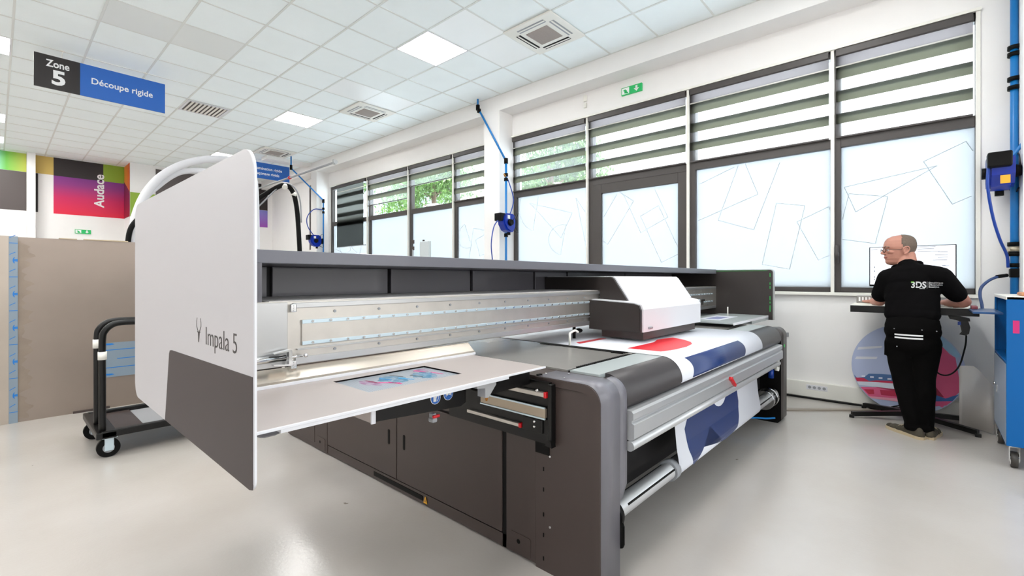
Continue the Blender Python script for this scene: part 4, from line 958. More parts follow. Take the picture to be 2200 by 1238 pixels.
# middle pipe
t = Thing('air_pipe', 'blue compressed air pipe slanting from the ceiling down the reel pillar', 'air pipe', (5.98, 5.48, 0), 'blue compressed air pipes')
b = B(); tube(b, [(5.75, 5.98, CZ), (5.75, 5.98, 4.40)], .018, smooth=False); tube(b, [(5.75, 5.98, 4.40), (5.885, 5.42, 3.38)], .018, smooth=False); tube(b, [(5.885, 5.42, 3.38), (5.885, 5.42, .3)], .02, smooth=False); t.part('pipe', b, 'hose')
fits(t, [(5.75, 5.98, 4.40, .09, .035), (5.756, 5.955, 4.34, .06, .035), (5.885, 5.42, 3.38, .09, .035), (5.885, 5.42, 3.14, .05, .035), (5.885, 5.42, 3.06, .05, .035), (5.885, 5.42, 2.10, .06, .035)])
b = B(); tube(b, [(5.885, 5.42, 3.10), (5.79, 5.38, 3.13)], .012, smooth=False); t.part('tap', b, mat('brass', (180, 120, 50), .4, metal=.6))
b = B(); tube(b, [(5.90, 5.39, 3.06), (5.98, 5.37, 2.86), (6.01, 5.36, 2.70), (5.92, 5.34, 2.5), (5.82, 5.32, 2.40)], .009); t.part('supply_hose', b, 'hosed')
b = B(); tube(b, [(5.58, 5.30, 2.34), (5.46, 5.30, 2.20), (5.40, 5.30, 1.93), (5.42, 5.30, 1.7), (5.48, 5.30, 1.4), (5.52, 5.30, 1.0)], .009); t.part('reel_hose', b, 'hosed')
# far pipe
t = Thing('air_pipe', 'thin blue compressed air pipe near the farthest window', 'air pipe', (5.98, 12.35, 0), 'blue compressed air pipes')
b = B(); tube(b, [(5.17, 12.40, CZ), (5.17, 12.40, 4.24)], .018, smooth=False); tube(b, [(5.17, 12.40, 4.24), (6.02, 12.36, 3.5)], .018, smooth=False); tube(b, [(6.02, 12.36, 3.5), (6.02, 12.36, .3)], .018, smooth=False); t.part('pipe', b, 'hose')
fits(t, [(5.17, 12.40, 4.26, .12, .032), (6.02, 12.36, 3.48, .1, .032), (6.02, 12.36, 3.27, .06, .032), (6.02, 12.36, 3.17, .06, .032)])
b = B(); tube(b, [(6.0, 12.36, 3.24), (5.75, 12.34, 3.22), (5.56, 12.32, 3.0), (5.56, 12.3, 2.75), (5.72, 12.28, 2.5)], .012); t.part('supply_hose', b, 'hosed')
# right pipe
t = Thing('air_pipe', 'blue vertical compressed air pipe at the right edge above the blue cabinet', 'air pipe', (6.1, -.575, 0), 'blue compressed air pipes')
py = -.572
b = B(); tube(b, [(6.1, py, 4.28), (6.1, py, .25)], .027, smooth=False, seg=16); t.part('pipe', b, 'hose')
fits(t, [(6.1, py, z, .035, .045) for z in (3.42, 3.36, 3.14, 3.06, 1.66, 1.57, 1.47)])
b = B(); box(b, 6.06, 6.16, py - .06, py + .03, 1.36, 1.44, .008); t.part('outlet_block', b, 'black')
b = B(); cyl(b, (6.1, py, 1.59), (6.1, py, 1.64), .04); box(b, 6.05, 6.08, py + .03, py + .06, 1.60, 1.62); t.part('valve', b, mat('nickel', (190, 180, 160), .35, metal=.7))
b = B(); tube(b, [(5.80, -.39, 2.36), (5.79, -.385, 2.15), (5.86, -.42, 1.9), (5.95, -.47, 1.7), (6.03, -.52, 1.56), (6.05, -.53, 1.45)], .011); t.part('reel_hose', b, 'hosed')
b = B(); tube(b, [(6.0, -.50, 2.38), (6.0, -.57, 2.46), (6.0, -.65, 2.62), (5.98, -.74, 2.9)], .014); t.part('supply_hose', b, 'hose')
b = B(); tube(b, [(6.02, -.50, 1.375), (5.98, -.455, 1.365), (5.96, -.40, 1.33), (5.95, -.355, 1.27), (5.93, -.345, 1.20), (5.90, -.355, 1.12), (5.88, -.36, 1.05)], .012); t.part('drop_hose', b, mat('navy hose', (20, 54, 104), .4))
b = B(); cyl(b, (6.04, -.52, 1.38), (5.98, -.455, 1.368), .016); t.part('coupling', b, 'black')

# ================================================================== DESK CORNER
DX0, DX1, DY0, DY1, DZ = 5.45, 6.08, -.315, .556, 1.10
t = Thing('standing_desk', 'black edged standing desk on a star base under the right window', 'desk', (5.82, .12, 0))
b = B(); box(b, DX0, DX1, DY0, DY1, DZ - .066, DZ - .003, .003); t.part('desk_box', b, 'blackm')
b = B(); box(b, DX0 - .002, DX1, DY0 - .002, DY1 + .002, DZ - .003, DZ, .001); t.part('desk_top', b, 'wplast')
b = B(); box(b, 5.78, 5.86, .08, .16, .05, DZ - .066, .005); t.part('column', b, 'blackm')
for (x, y) in ((5.57, .555), (5.60, -.315), (6.08, -.25), (6.05, .50)):
    b = B(); p = Vector((5.82, .12, .065)); q = Vector((x, y, .045)); d_ = (q - p).normalized(); s_ = Vector((-d_.y, d_.x, 0)) * .028
    prof = [p - s_ + Vector((0, 0, .03)), p + s_ + Vector((0, 0, .03)), q + s_ * .7 + Vector((0, 0, .012)), q - s_ * .7 + Vector((0, 0, .012))]
    poly(b, prof, (0, 0, -.04)); box(b, x - .02, x + .02, y - .02, y + .02, 0, .03, .004); t.part('foot_beam', b, 'blackm')
# monitor
t = Thing('monitor', 'wide thin-framed monitor showing a pale window, on the standing desk', 'monitor', (5.98, .13, DZ))
b = B(); box(b, 5.985, 6.01, -.195, .452, 1.272, 1.672, .004); t.part('case', b, 'black')
b = B(); box(b, 5.983, 5.9855, -.187, .444, 1.292, 1.666); sc = t.part('screen', b, 'screen')
b = B()
for y, z, w_ in ((.41, 1.642, .05), (.02, 1.635, .12), (-.10, 1.60, .07), (-.09, 1.575, .09), (-.10, 1.55, .07), (-.08, 1.525, .1), (.33, 1.63, .04), (-.12, 1.47, .05), (0.0, 1.61, .16), (.1, 1.655, .3)): box(b, 5.9822, 5.983, y - w_ / 2, y + w_ / 2, z, z + .005)
for z in (1.46, 1.42, 1.36, 1.335): box(b, 5.9822, 5.983, .405, .413, z, z + .014)
box(b, 5.9822, 5.983, -.12, .40, 1.475, 1.477)
t.part('screen_content', b, mat('grey screen text', (120, 128, 142), .6), sc)
b = B(); cyl(b, (6.02, .13, DZ + .01), (6.02, .13, 1.40), .02); box(b, 5.94, 6.06, .03, .23, DZ, DZ + .012, .004); t.part('stand', b, 'black')
# objects on the desk
t = Thing('keyboard', 'white keyboard on the desk right of the man', 'keyboard', (5.60, -.09, DZ))
b = B(); box(b, 5.55, 5.70, -.15, .25, DZ, DZ + .014, .003); t.part('base', b, 'wplast')
b = B()
for i in range(5):
    for j in range(14): box(b, 5.557 + i * .028, 5.581 + i * .028, -.143 + j * .028, -.119 + j * .028, DZ + .014, DZ + .021)
k_ = t.part('keys', b, 'white')
b = B(); cyl(b, (5.56, -.175, DZ), (5.56, -.175, DZ + .085), .017); solo('red_marker', b, 'red', 'small upright red marker beside the man\'s right forearm', 'marker')
t = Thing('card_reader', 'small grey metal device at the left end of the desk', 'device', (5.72, .47, DZ))
b = B(); box(b, 5.68, 5.78, .40, .53, DZ + .012, DZ + .085, .004); t.part('case', b, mat('pewter metal', (150, 146, 142), .35, metal=.6))
b = B(); box(b, 5.58, 5.76, .40, .55, DZ, DZ + .012, .002); t.part('tray', b, 'wplast')
b = B()
for k in range(4): box(b, 5.678, 5.6805, .42 + k * .026, .434 + k * .026, DZ + .03, DZ + .07)
t.part('button', b, 'wtext')
# barcode scanner hanging below the desk, with cable
t = Thing('barcode_scanner', 'black handheld barcode scanner hanging under the right side of the desk', 'scanner', (5.47, -.22, .95))
b = B(); prism(b, [(-.125, 1.033), (-.135, 1.005), (-.18, .995), (-.20, .985), (-.262, .99), (-.258, 1.015), (-.20, 1.03)], 0, 5.475, 5.53, bev=.006); t.part('head', b, 'blackm')
b = B(); prism(b, [(-.195, .99), (-.20, .955), (-.21, .90), (-.195, .875), (-.235, .868), (-.255, .885), (-.262, .94), (-.25, .99)], 0, 5.482, 5.522, bev=.006); t.part('grip', b, 'blackm')
b = B(); box(b, 5.478, 5.484, -.205, -.185, .955, .985); t.part('trigger', b, 'hosed')
b = B(); tube(b, [(5.5, -.238, .87), (5.5, -.235, .80), (5.5, -.222, .72), (5.5, -.20, .62), (5.5, -.165, .55), (5.5, -.12, .515), (5.5, -.07, .52), (5.5, -.03, .57), (5.52, -.0, .64), (5.56, .03, .8), (5.6, .06, 1.0), (5.62, .07, 1.035)], .006); t.part('cable', b, 'black')
# round print leaning on the wall
t = Thing('round_print', 'large round board with a pale blue and crimson townscape leaning on the wall', 'print', (6.05, .17, 0))
cyc, czc, rr_ = .172, .455, .435
tilt = .10
def dp(y, z, off=0): return Vector((6.02 + (z - .02) * tilt - off, y, z))
def disc(bm, r, off, th):
    A = [bm.verts.new(dp(cyc + r * math.cos(2 * math.pi * i / 72), czc + r * math.sin(2 * math.pi * i / 72), off)) for i in range(72)]
    f = bm.faces.new(A); e = bmesh.ops.extrude_face_region(bm, geom=[f])
    for v in e['geom']:
        if isinstance(v, bmesh.types.BMVert): v.co.x += th
    bmesh.ops.recalc_face_normals(bm, faces=bm.faces[:])
b = B(); disc(b, rr_, 0, .012); t.part('board', b, mat('periwinkle print', (168, 178, 208), .5))
def patch(pts, col, name, lvl=1):
    # keep inside the circle
    out = []
    for y, z in pts:
        d0 = math.hypot(y - cyc, z - czc); k = min(1, (rr_ - .006) / d0) if d0 > 0 else 1
        out.append((cyc + (y - cyc) * k, czc + (z - czc) * k))
    b = B(); poly(b, [dp(y, z, .0006 * lvl) for y, z in out], (.0004, 0, 0)); t.part(name, b, mat(name + str(col), col, .5))
arc = lambda a0, a1, st=6: [(cyc + (rr_ - .006) * math.cos(math.radians(a)), czc + (rr_ - .006) * math.sin(math.radians(a))) for a in range(a0, a1 + 1, st)]
patch([(.58, .50), (.40, .52), (.39, .545), (.565, .53)][::-1], (206, 208, 216), 'cloud')
patch([(.56, .60), (.36, .64), (.35, .66), (.55, .63)], (206, 208, 216), 'cloud', 1)
patch(arc(156, 206) + [(.56, .255), (.56, .285), (.50, .30), (.47, .345), (.2, .36), (.0, .36), (0, .25), (.5, .22)][4:0:-1], (62, 104, 158), 'blue_quay', 1) if False else None
patch([(.588, .34), (.56, .31), (.50, .325), (.46, .365), (.36, .375), (.1, .385), (.1, .20), (.57, .27)], (62, 100, 150), 'blue_roofs', 1)
patch([(.577, .31), (.50, .315), (.46, .29), (.40, .305), (.3, .315), (.1, .32), (.1, .20), (.56, .25)], (186, 30, 70), 'red_houses', 2)
patch([(.565, .27), (.40, .288), (.1, .30), (.1, .24), (.55, .235)], (206, 212, 224), 'white_facades', 3)
for k in range(5): patch([(.52 - k * .07, .325), (.49 - k * .07, .328), (.49 - k * .07, .343), (.52 - k * .07, .34)], (216, 220, 232), 'window_rows', 4)
patch([(.54, .215), (.40, .235), (.1, .255), (.1, .12), (.46, .135)], (214, 86, 130), 'pink_quay', 2)
patch([(.50, .20), (.42, .21), (.415, .165), (.46, .155)], (178, 22, 56), 'crimson_boat', 3)
patch([(.37, .215), (.1, .235), (.1, .17), (.36, .165)], (176, 24, 66), 'crimson_barge', 3)
patch([(.46, .135), (.1, .16), (.1, .12), (.44, .118)], (222, 150, 170), 'pale_quay', 4)
patch([(.30, .07), (.1, .08), (.1, .05), (.27, .055)], (226, 226, 234), 'wake', 2)
patch([(-.02, .80), (-.15, .63), (-.19, .60), (-.235, .30), (-.10, .12), (.02, .17)], (214, 84, 126), 'crimson_bow', 1)
patch([(.02, .55), (.01, .40), (-.11, .22), (.0, .20), (.05, .20)], (150, 16, 60), 'dark_bow', 2)
patch([(-.24, .40), (-.255, .33), (-.18, .30), (-.17, .17), (.02, .17), (.02, .13), (-.15, .12)][::1], (40, 92, 156), 'blue_hull', 1) if False else None
patch([(.03, .235), (-.06, .23), (-.12, .21), (-.17, .24), (-.235, .25), (-.21, .16), (.03, .155)], (36, 88, 150), 'blue_water', 3)
patch([(.03, .16), (-.205, .165), (-.16, .11), (.03, .10)], (206, 80, 124), 'pink_water', 3)
patch([(-.10, .80), (-.17, .72), (-.23, .62), (-.20, .60), (-.12, .67), (-.03, .78)], (150, 186, 212), 'sky_patch', 2)
b = B(); box(b, 5.98, 6.03, -.256, -.205, .445, .50); solo('blue_block', b, mat('dark teal board', (24, 74, 124), .5), 'small dark blue board edge behind the curved white sheet', 'board') if False else b.free()
# curved white plastic sheet leaning by the cabinet
t_b = B()
pts = [(-.205, .0), (-.205, .56)]
ys = [-.205 - .02 * i for i in range(10)]
prof = [(5.76 + .06 * math.sin(i / 9 * math.pi), -.205 - .215 * i / 9) for i in range(10)]
A = []; C = []
for i, (x, y) in enumerate(prof):
    top = .565 if i < 5 else .565 - .02 * (i - 4) ** 1.3
    A.append(t_b.verts.new((x, y, .03 if i < 1 else .03 - .003 * i))); C.append(t_b.verts.new((x + .05, y, top)))
for i in range(9): f = t_b.faces.new((A[i], A[i + 1], C[i + 1], C[i])); f.smooth = True
e = bmesh.ops.extrude_face_region(t_b, geom=t_b.faces[:])
for v in e['geom']:
    if isinstance(v, bmesh.types.BMVert): v.co.x += .004
bmesh.ops.recalc_face_normals(t_b, faces=t_b.faces[:])
solo('plastic_sheet', t_b, mat('warm white plastic sheet', (206, 200, 194), .4), 'curved off-white plastic sheet leaning between the round print and the blue cabinet', 'plastic sheet', loc=(5.78, -.3, 0))
# trunking and sockets, floor cable duct, power strip, cables
t = Thing('cable_trunking', 'white cable trunking with sockets along the foot of the window wall', 'trunking', (6.15, 1.0, 0))
b = B(); box(b, 6.14, 6.2, -.36, 2.36, .015, .185, .006); t.part('duct', b, 'wplast')
b = B(); box(b, 6.136, 6.141, .83, 1.03, .10, .155, .002); so = t.part('socket_plate', b, 'white')
b = B()
for k in range(4): cyl(b, (6.134, .86 + k * .046, .128), (6.137, .86 + k * .046, .128), .016)
t.part('socket', b, 'grey', so)
b = B(); box(b, 6.13, 6.2, -.50, .2, .0, .03) if False else None; b.free()
b = B(); poly(b, [(4.9, 1.62, 0), (6.02, .36, 0), (6.06, .40, 0), (4.95, 1.66, 0)], (0, 0, .014)); solo('floor_cable_duct', b, mat('beige floor duct', (150, 140, 128), .5), 'flat beige cable duct crossing the floor by the wall', 'cable duct', loc=(5.5, 1.0, 0))
b = B(); box(b, -.14, .14, -.025, .025, 0, .045, .008); o = solo('power_strip', b, 'blackm', 'black power strip on the floor left of the man', 'power strip'); o.location = (6.07, .33, 0); o.rotation_euler = (0, 0, math.radians(110))
b = B(); tube(b, [(6.11, 2.3, .012), (6.10, 1.2, .012), (6.09, .7, .012), (6.08, .46, .02)], .009); solo('power_cable', b, 'black', 'black cable running along the foot of the wall to the power strip', 'cable')
b = B(); tube(b, [(6.0, .36, .03), (5.95, .28, .06), (5.93, .2, .08), (5.9, .12, .05), (5.87, .05, .012)], .008); tube(b, [(6.02, .34, .03), (5.96, .2, .10), (5.9, .1, .10), (5.88, .06, .3)], .007); solo('power_cable', b, 'black', 'tangled black cables looping from the power strip to the desk column', 'cable')

# ------------------------------------------------------------------ blue workshop cabinet
cx0, cx1, cy1, cy0 = 4.80, 5.60, -.412, -1.05
t = Thing('tool_cabinet', 'bright blue wheeled workshop cabinet cut by the right edge', 'cabinet', (5.2, -.7, 0))
b = B(); box(b, cx0, cx0 + .02, cy0, cy1, .163, 1.222, .003); t.part('front_panel', b, 'cabinet')
b = B(); box(b, cx0 + .02, cx1, cy0, cy1, .163, .19); box(b, cx0 + .02, cx1, cy0, cy0 + .02, .19, 1.2); box(b, cx1 - .02, cx1, cy0 + .02, cy1, .19, 1.2); box(b, cx0 + .02, cx1, cy0, cy1, .745, .76); t.part('carcass', b, 'cabinet')
b = B(); box(b, cx0, cx1, cy0, cy1 + .003, 1.20, 1.224, .003); t.part('top', b, 'wplast')
b = B(); box(b, cx0 + .02, cx1 - .005, cy1 - .006, cy1 + .002, .17, .735, .002); dd = t.part('door', b, 'cabdoor')
b = B(); cyl(b, (5.45, cy1 + .002, .50), (5.45, cy1 + .02, .50), .012); box(b, 5.36, 5.38, cy1 + .002, cy1 + .008, .44, .50); t.part('lock', b, 'chrome', dd)
b = B(); box(b, cx1 - .03, cx1, cy1 - .01, cy1, .735, 1.20); t.part('jamb', b, 'cabinet')
b = B(); box(b, 4.95, 5.30, -.55, -.45, .76, .80, .004); t.part('stored_box', b, 'black'); b = B(); box(b, 4.95, 5.2, -.54, -.46, .80, .83, .003); t.part('stored_pack', b, 'white')
b = B(); box(b, cx0 + .15, cx1 - .05, cy1 + .002, -.25, 1.085, 1.10, .003); fl_ = t.part('flap_shelf', b, mat('steel blue flap', (40, 80, 130), .3, metal=.3))
b = B(); box(b, 5.35, 5.52, -.30, -.262, 1.10, 1.125, .004); t.part('small_tool', b, mat('dull red tool', (130, 60, 70), .5), fl_)
b = B(); box(b, cx0 - .0015, cx0, -.475, -.443, .965, 1.055); t.part('tape_patch', b, 'mag')
b = B(); box(b, 4.95, 5.2, -.62, -.50, 1.224, 1.25, .01); t.part('top_item', b, mat('tan block', (190, 130, 90), .6))
for (x, y) in ((4.87, -.455), (5.50, -.44), (4.87, -.98), (5.50, -.98)):
    b = B(); cyl(b, (x, y - .018, .058), (x, y + .018, .058), .055, seg=28); wl = t.part('caster', b, mat('dark tyre', (60, 56, 52), .5))
    b = B(); cyl(b, (x, y - .022, .058), (x, y + .022, .058), .040, seg=24); box(b, x - .03, x + .03, y - .028, y - .022, .05, .15); box(b, x - .03, x + .03, y + .022, y + .028, .05, .15); box(b, x - .035, x + .035, y - .028, y + .028, .148, .163); t.part('caster_fork', b, 'chrome', wl)
b = B(); cyl(b, (4.28, -.50, .05), (4.28, -1.3, .05), .05); solo('white_tube', b, 'wplast', 'end of a white tube on the floor at the right edge', 'tube', loc=(4.28, -.9, 0))

# ================================================================== MAN
mn = Thing('person', 'bald man in black polo shirt and black work trousers leaning at the desk', 'person', (5.27, .09, 0))
# continuous body: head, neck, torso core, arms, legs
b = B()
HX, HY = 5.45, .185
TURN = Matrix.Rotation(math.radians(20), 4, 'Z')
def turn(bm, verts=None):
    c = Vector((HX, HY, 0))
    for v in (verts or bm.verts): v.co = TURN @ (v.co - c) + c
    return bm
LV = [(1.742, .020, -.030, .030), (1.733, .065, -.065, .056), (1.715, .098, -.089, .077), (1.692, .116, -.102, .090), (1.662, .125, -.108, .097), (1.638, .127, -.108, .099),
      (1.628, .126, -.107, .098), (1.612, .114, -.104, .096), (1.594, .115, -.096, .094), (1.573, .117, -.080, .089), (1.556, .119, -.062, .084), (1.548, .121, -.055, .081), (1.542, .117, -.050, .079), (1.535, .120, -.042, .077),
      (1.520, .113, -.025, .070), (1.498, .114, .0, .060), (1.482, .102, .018, .046), (1.470, .075, .035, .022)]
def head_loft(bm, k=1.0, n=64):
    rings = []; Z = []
    for (a, b_) in zip(LV, LV[1:]):
        for q in range(6): t_ = q / 6; Z.append([a[i] + (b_[i] - a[i]) * t_ for i in range(4)])
    Z.append(list(LV[-1]))
    for z, yf, yb, w_ in Z:
        ring = []
        for i in range(n):
            t_ = 2 * math.pi * i / n; sx, cy_ = math.sin(t_), math.cos(t_)
            y = (yf if cy_ > 0 else -yb) * cy_ * (1 + .06 * sx * sx * (cy_ > 0))
            x = w_ * math.copysign(abs(sx) ** .92, sx) * (1 - .10 * max(0, cy_))
            ring.append(bm.verts.new((HX + x * k, HY + y * k, 1.61 + (z - 1.61) * k)))
        rings.append(ring)
    fs = [bm.faces.new(rings[0]), bm.faces.new(rings[-1][::-1])]
    for A, C in zip(rings, rings[1:]):
        for i in range(n): fs.append(bm.faces.new((A[i], A[(i + 1) % n], C[(i + 1) % n], C[i])))
    for f in fs: f.smooth = True
    bmesh.ops.recalc_face_normals(bm, faces=fs)
head_loft(b)
taper(b, (HX, HY + .116, 1.618), (HX, HY + .138, 1.582), .009, .0135)
for s_ in (-1, 1):
    ball(b, (HX + s_ * .013, HY + .126, 1.576), 1, (.010, .012, .009), sub=2)
    ball(b, (HX + s_ * .034, HY + .114, 1.634), 1, (.026, .013, .008), sub=2)
    ball(b, (HX + s_ * .048, HY + .088, 1.588), 1, (.028, .026, .016), sub=2)
    ex = HX + s_ * .100
    tube(b, [(ex, HY + .012, 1.582), (ex + s_ * .004, HY + .016, 1.606), (ex + s_ * .010, HY + .006, 1.628), (ex + s_ * .014, HY - .016, 1.630), (ex + s_ * .013, HY - .024, 1.608), (ex + s_ * .008, HY - .012, 1.580), (ex, HY + .004, 1.566)], .0062, seg=8)
    ball(b, (ex - s_ * .003, HY - .004, 1.600), 1, (.007, .018, .028), sub=2); ball(b, (ex, HY + .004, 1.570), 1, (.006, .010, .011), sub=2)
ball(b, (HX, HY + .116, 1.549), 1, (.022, .008, .005), sub=2); ball(b, (HX, HY + .115, 1.536), 1, (.020, .008, .006), sub=2)
turn(b)
taper(b, (HX - .012, HY - .035, 1.565), (5.40, .135, 1.42), .066, .076)
ball(b, (5.36, .11, 1.30), 1, (.10, .17, .16)); ball(b, (5.33, .11, 1.12), 1, (.10, .16, .18)); ball(b, (5.28, .10, .95), 1, (.09, .12, .10))
taper(b, (5.37, .28, 1.375), (5.46, .335, 1.150), .058, .046); taper(b, (5.33, -.09, 1.375), (5.46, -.215, 1.165), .060, .049)
ball(b, (5.47, .335, 1.145), .046, sub=2); ball(b, (5.475, -.222, 1.155), .050, sub=2)
taper(b, (5.47, .335, 1.142), (5.60, .395, 1.135), .045, .030); taper(b, (5.475, -.215, 1.150), (5.60, -.10, 1.135), .048, .030)
for p, q, k, r in (((5.27, .16, .86), (5.29, .165, .49), (5.262, .098, .10), 0), ((5.27, .04, .86), (5.29, .03, .49), (5.285, .022, .10), 0)):
    taper(b, p, q, .075, .055); taper(b, q, k, .055, .032)
# hands: palm, four fingers, thumb
def hand(b, wr, dirv, palmn, side):
    wr = Vector(wr); d_ = Vector(dirv).normalized(); dn = Vector(palmn).normalized(); sd = d_.cross(dn).normalized() * side
    taper(b, wr - d_ * .03, wr + d_ * .01, .029, .026)
    for k in range(4):
        o_ = (k - 1.5) * .021; taper(b, wr + d_ * .015 + sd * o_ * .7, wr + d_ * .085 + sd * o_, .017, .013)
    L = (.058, .072, .078, .068)
    for k in range(4):
        o_ = (k - 1.5) * .0235; p0 = wr + d_ * .085 + sd * o_; p1 = p0 + d_ * L[k] * .45 - dn * .004 + sd * o_ * .06; p2 = p1 + d_ * L[k] * .33 + dn * .012; p3 = p2 + d_ * L[k] * .22 + dn * .012
        taper(b, p0, p1, .0092, .0088); taper(b, p1, p2, .0088, .0082); taper(b, p2, p3, .0082, .0075)
    p0 = wr + d_ * .025 + sd * .030; p1 = p0 + d_ * .030 + sd * .026; p2 = p1 + d_ * .030 + sd * .008
    taper(b, p0, p1, .014, .011); taper(b, p1, p2, .011, .009)
hand(b, (5.60, .395, 1.134), (.88, .45, -.05), (0, 0, -1), -1); hand(b, (5.60, -.10, 1.134), (.9, .40, -.05), (0, 0, -1), 1)
body = mn.part('body', remesh(b, .0042, 3), 'skin')
# eyes, brows, beard shadow
for s in (-1, 1):
    b = B(); ball(b, (HX + s * .034, HY + .100, 1.607), .0125, sub=2); ey = mn.part('eye', turn(b), 'white', body)
b = B()
for s in (-1, 1): ball(b, (HX + s * .035, HY + .1085, 1.607), .0058, sub=2)
mn.part('iris', turn(b), 'text', body)
b = B()
for s in (-1, 1): tube(b, [(HX + s * .014, HY + .127, 1.634), (HX + s * .038, HY + .122, 1.640), (HX + s * .062, HY + .104, 1.634)], .0042, seg=8)
mn.part('eyebrow', turn(b), 'hair', body)
b = B(); tube(b, [(HX - .030, HY + .108, 1.541), (HX - .015, HY + .118, 1.543), (HX, HY + .1215, 1.543), (HX + .015, HY + .118, 1.543), (HX + .030, HY + .108, 1.541)], .0042, seg=8); mn.part('lips', turn(b), mat('lip', (160, 84, 78), .5), body)
# hair: short ring around back and sides, a thin veil higher up
b = B(); head_loft(b, 1.022, 96)
kill = []
for v in b.verts:
    y = v.co.y - HY; z = v.co.z; j_ = .006 * noise.noise(v.co * 60)
    low = 1.535 + max(0, (y + .055)) * .75
    if y > .026 + j_ - max(0, z - 1.70) * .35 or z < low + j_ or (y > -.02 and z < 1.615): kill.append(v)
bmesh.ops.delete(b, geom=kill, context='VERTS')
e = bmesh.ops.extrude_face_region(b, geom=b.faces[:])
for v in [g for g in e['geom'] if isinstance(g, bmesh.types.BMVert)]: v.co = Vector((HX, HY, 1.61)) + (v.co - Vector((HX, HY, 1.61))) * .975
turn(b)
mn.part('hair', b, 'hair')
# glasses
b = B()
for s in (-1, 1):
    tube(b, [(HX + s * (.034 + .024 * math.cos(math.radians(a))), HY + .136 - .25 * abs(.024 * math.cos(math.radians(a)) + .0) * (1 if math.cos(math.radians(a)) > 0 else .2), 1.604 + .017 * math.sin(math.radians(a))) for a in range(0, 361, 30)], .0022, seg=6, n=2)
    tube(b, [(HX + s * .058, HY + .130, 1.609), (HX + s * .088, HY + .085, 1.608), (HX + s * .098, HY + .0, 1.606), (HX + s * .100, HY - .012, 1.600)], .0022, seg=6)
tube(b, [(HX - .010, HY + .136, 1.608), (HX, HY + .140, 1.611), (HX + .010, HY + .136, 1.608)], .002, seg=6)
gl = mn.part('glasses', turn(b), 'dark')
b = B()
for s in (-1, 1): cyl(b, (HX + s * .034, HY + .134, 1.604), (HX + s * .034, HY + .1345, 1.604), .017)
mn.part('lens', turn(b), 'lens', gl)
# shirt
b = B()
ball(b, (5.355, .11, 1.34), 1, (.125, .195, .105)); ball(b, (5.345, .11, 1.24), 1, (.135, .190, .16)); ball(b, (5.325, .108, 1.12), 1, (.135, .186, .15)); ball(b, (5.30, .108, 1.04), 1, (.135, .192, .10)); ball(b, (5.315, .108, 1.08), 1, (.136, .189, .14)); ball(b, (5.335, .109, 1.18), 1, (.137, .189, .14))
taper(b, (5.385, .135, 1.45), (5.37, .12, 1.38), .082, .12)
taper(b, (5.36, .255, 1.365), (5.375, .115, 1.40), .078, .09); taper(b, (5.325, -.065, 1.375), (5.36, .11, 1.40), .080, .09)
taper(b, (5.36, .27, 1.36), (5.425, .325, 1.205), .080, .073); taper(b, (5.325, -.075, 1.37), (5.42, -.175, 1.220), .082, .072)
sb = remesh(b, .009, 3)
# clean hem and cuffs
g = sb.verts[:] + sb.edges[:] + sb.faces[:]
bmesh.ops.bisect_plane(sb, geom=g, plane_co=(5.3, .1, .985), plane_no=(0, 0, -1), clear_outer=True)
# soft folds
for v in sb.verts:
    z = v.co.z
    f_ = noise.noise(Vector((v.co.x * 7, v.co.y * 9, z * 9 + v.co.y * 8))) * min(1, max(0, (1.36 - z) / .12)); v.co.x += .012 * f_; v.co.y += .003 * f_
sh = mn.part('polo_shirt', sb, 'shirt')
b = B(); tube(b, [(HX - .065 + .0, .19, 1.475), (HX - .095, .13, 1.490), (HX - .055, .06, 1.492), (HX + .0, .05, 1.475), (HX + .05, .10, 1.455), (HX + .05, .18, 1.445), (HX + .0, .24, 1.45), (HX - .065, .19, 1.475)], .016, seg=10); mn.part('collar', b, 'shirt', sh)
# back print, laid on the shirt surface
BX = 5.190
def on_back(bm, off=.002):
    from mathutils.bvhtree import BVHTree
    dg = bpy.context.evaluated_depsgraph_get(); dg.update()
    me = sh.data; bv = BVHTree.FromPolygons([v.co + mn.loc for v in me.vertices], [p.vertices[:] for p in me.polygons])
    for v in bm.verts:
        hit = bv.ray_cast(Vector((4.8, v.co.y, v.co.z)), Vector((1, 0, 0)))
        if hit[0] is not None: v.co.x = hit[0].x - off
    return bm
b = text_bm('3DS', .072, (BX, .112, 1.274), (0, -1, 0), (0, 0, 1), .0, offset=.0022, xs=.80); mn.part('back_print', on_back(b), 'wtext', sh)
b = B(); poly(b, [(BX, .113, 1.318), (BX, .092, 1.318), (BX, .094, 1.326), (BX, .110, 1.326)]); mn.part('print_accent', on_back(b, .003), mat('lime accent', (120, 200, 60), .5), sh)
b = B(); b = text_bm('Signalétique', .019, (BX, .000, 1.309), (0, -1, 0), (0, 0, 1), 0, offset=.0004, bm=b); b = text_bm('Décoration', .019, (BX, .000, 1.292), (0, -1, 0), (0, 0, 1), 0, offset=.0004, bm=b); b = text_bm('Enseigne', .019, (BX, .000, 1.275), (0, -1, 0), (0, 0, 1), 0, offset=.0004, bm=b)
poly(b, [(BX, .010, 1.268), (BX, .0085, 1.268), (BX, .0085, 1.326), (BX, .010, 1.326)]); b = text_bm('GROUPE', .009, (BX, .058, 1.264), (0, -1, 0), (0, 0, 1), 0, offset=.0003, bm=b)
mn.part('back_print_text', on_back(b), 'wtext', sh)
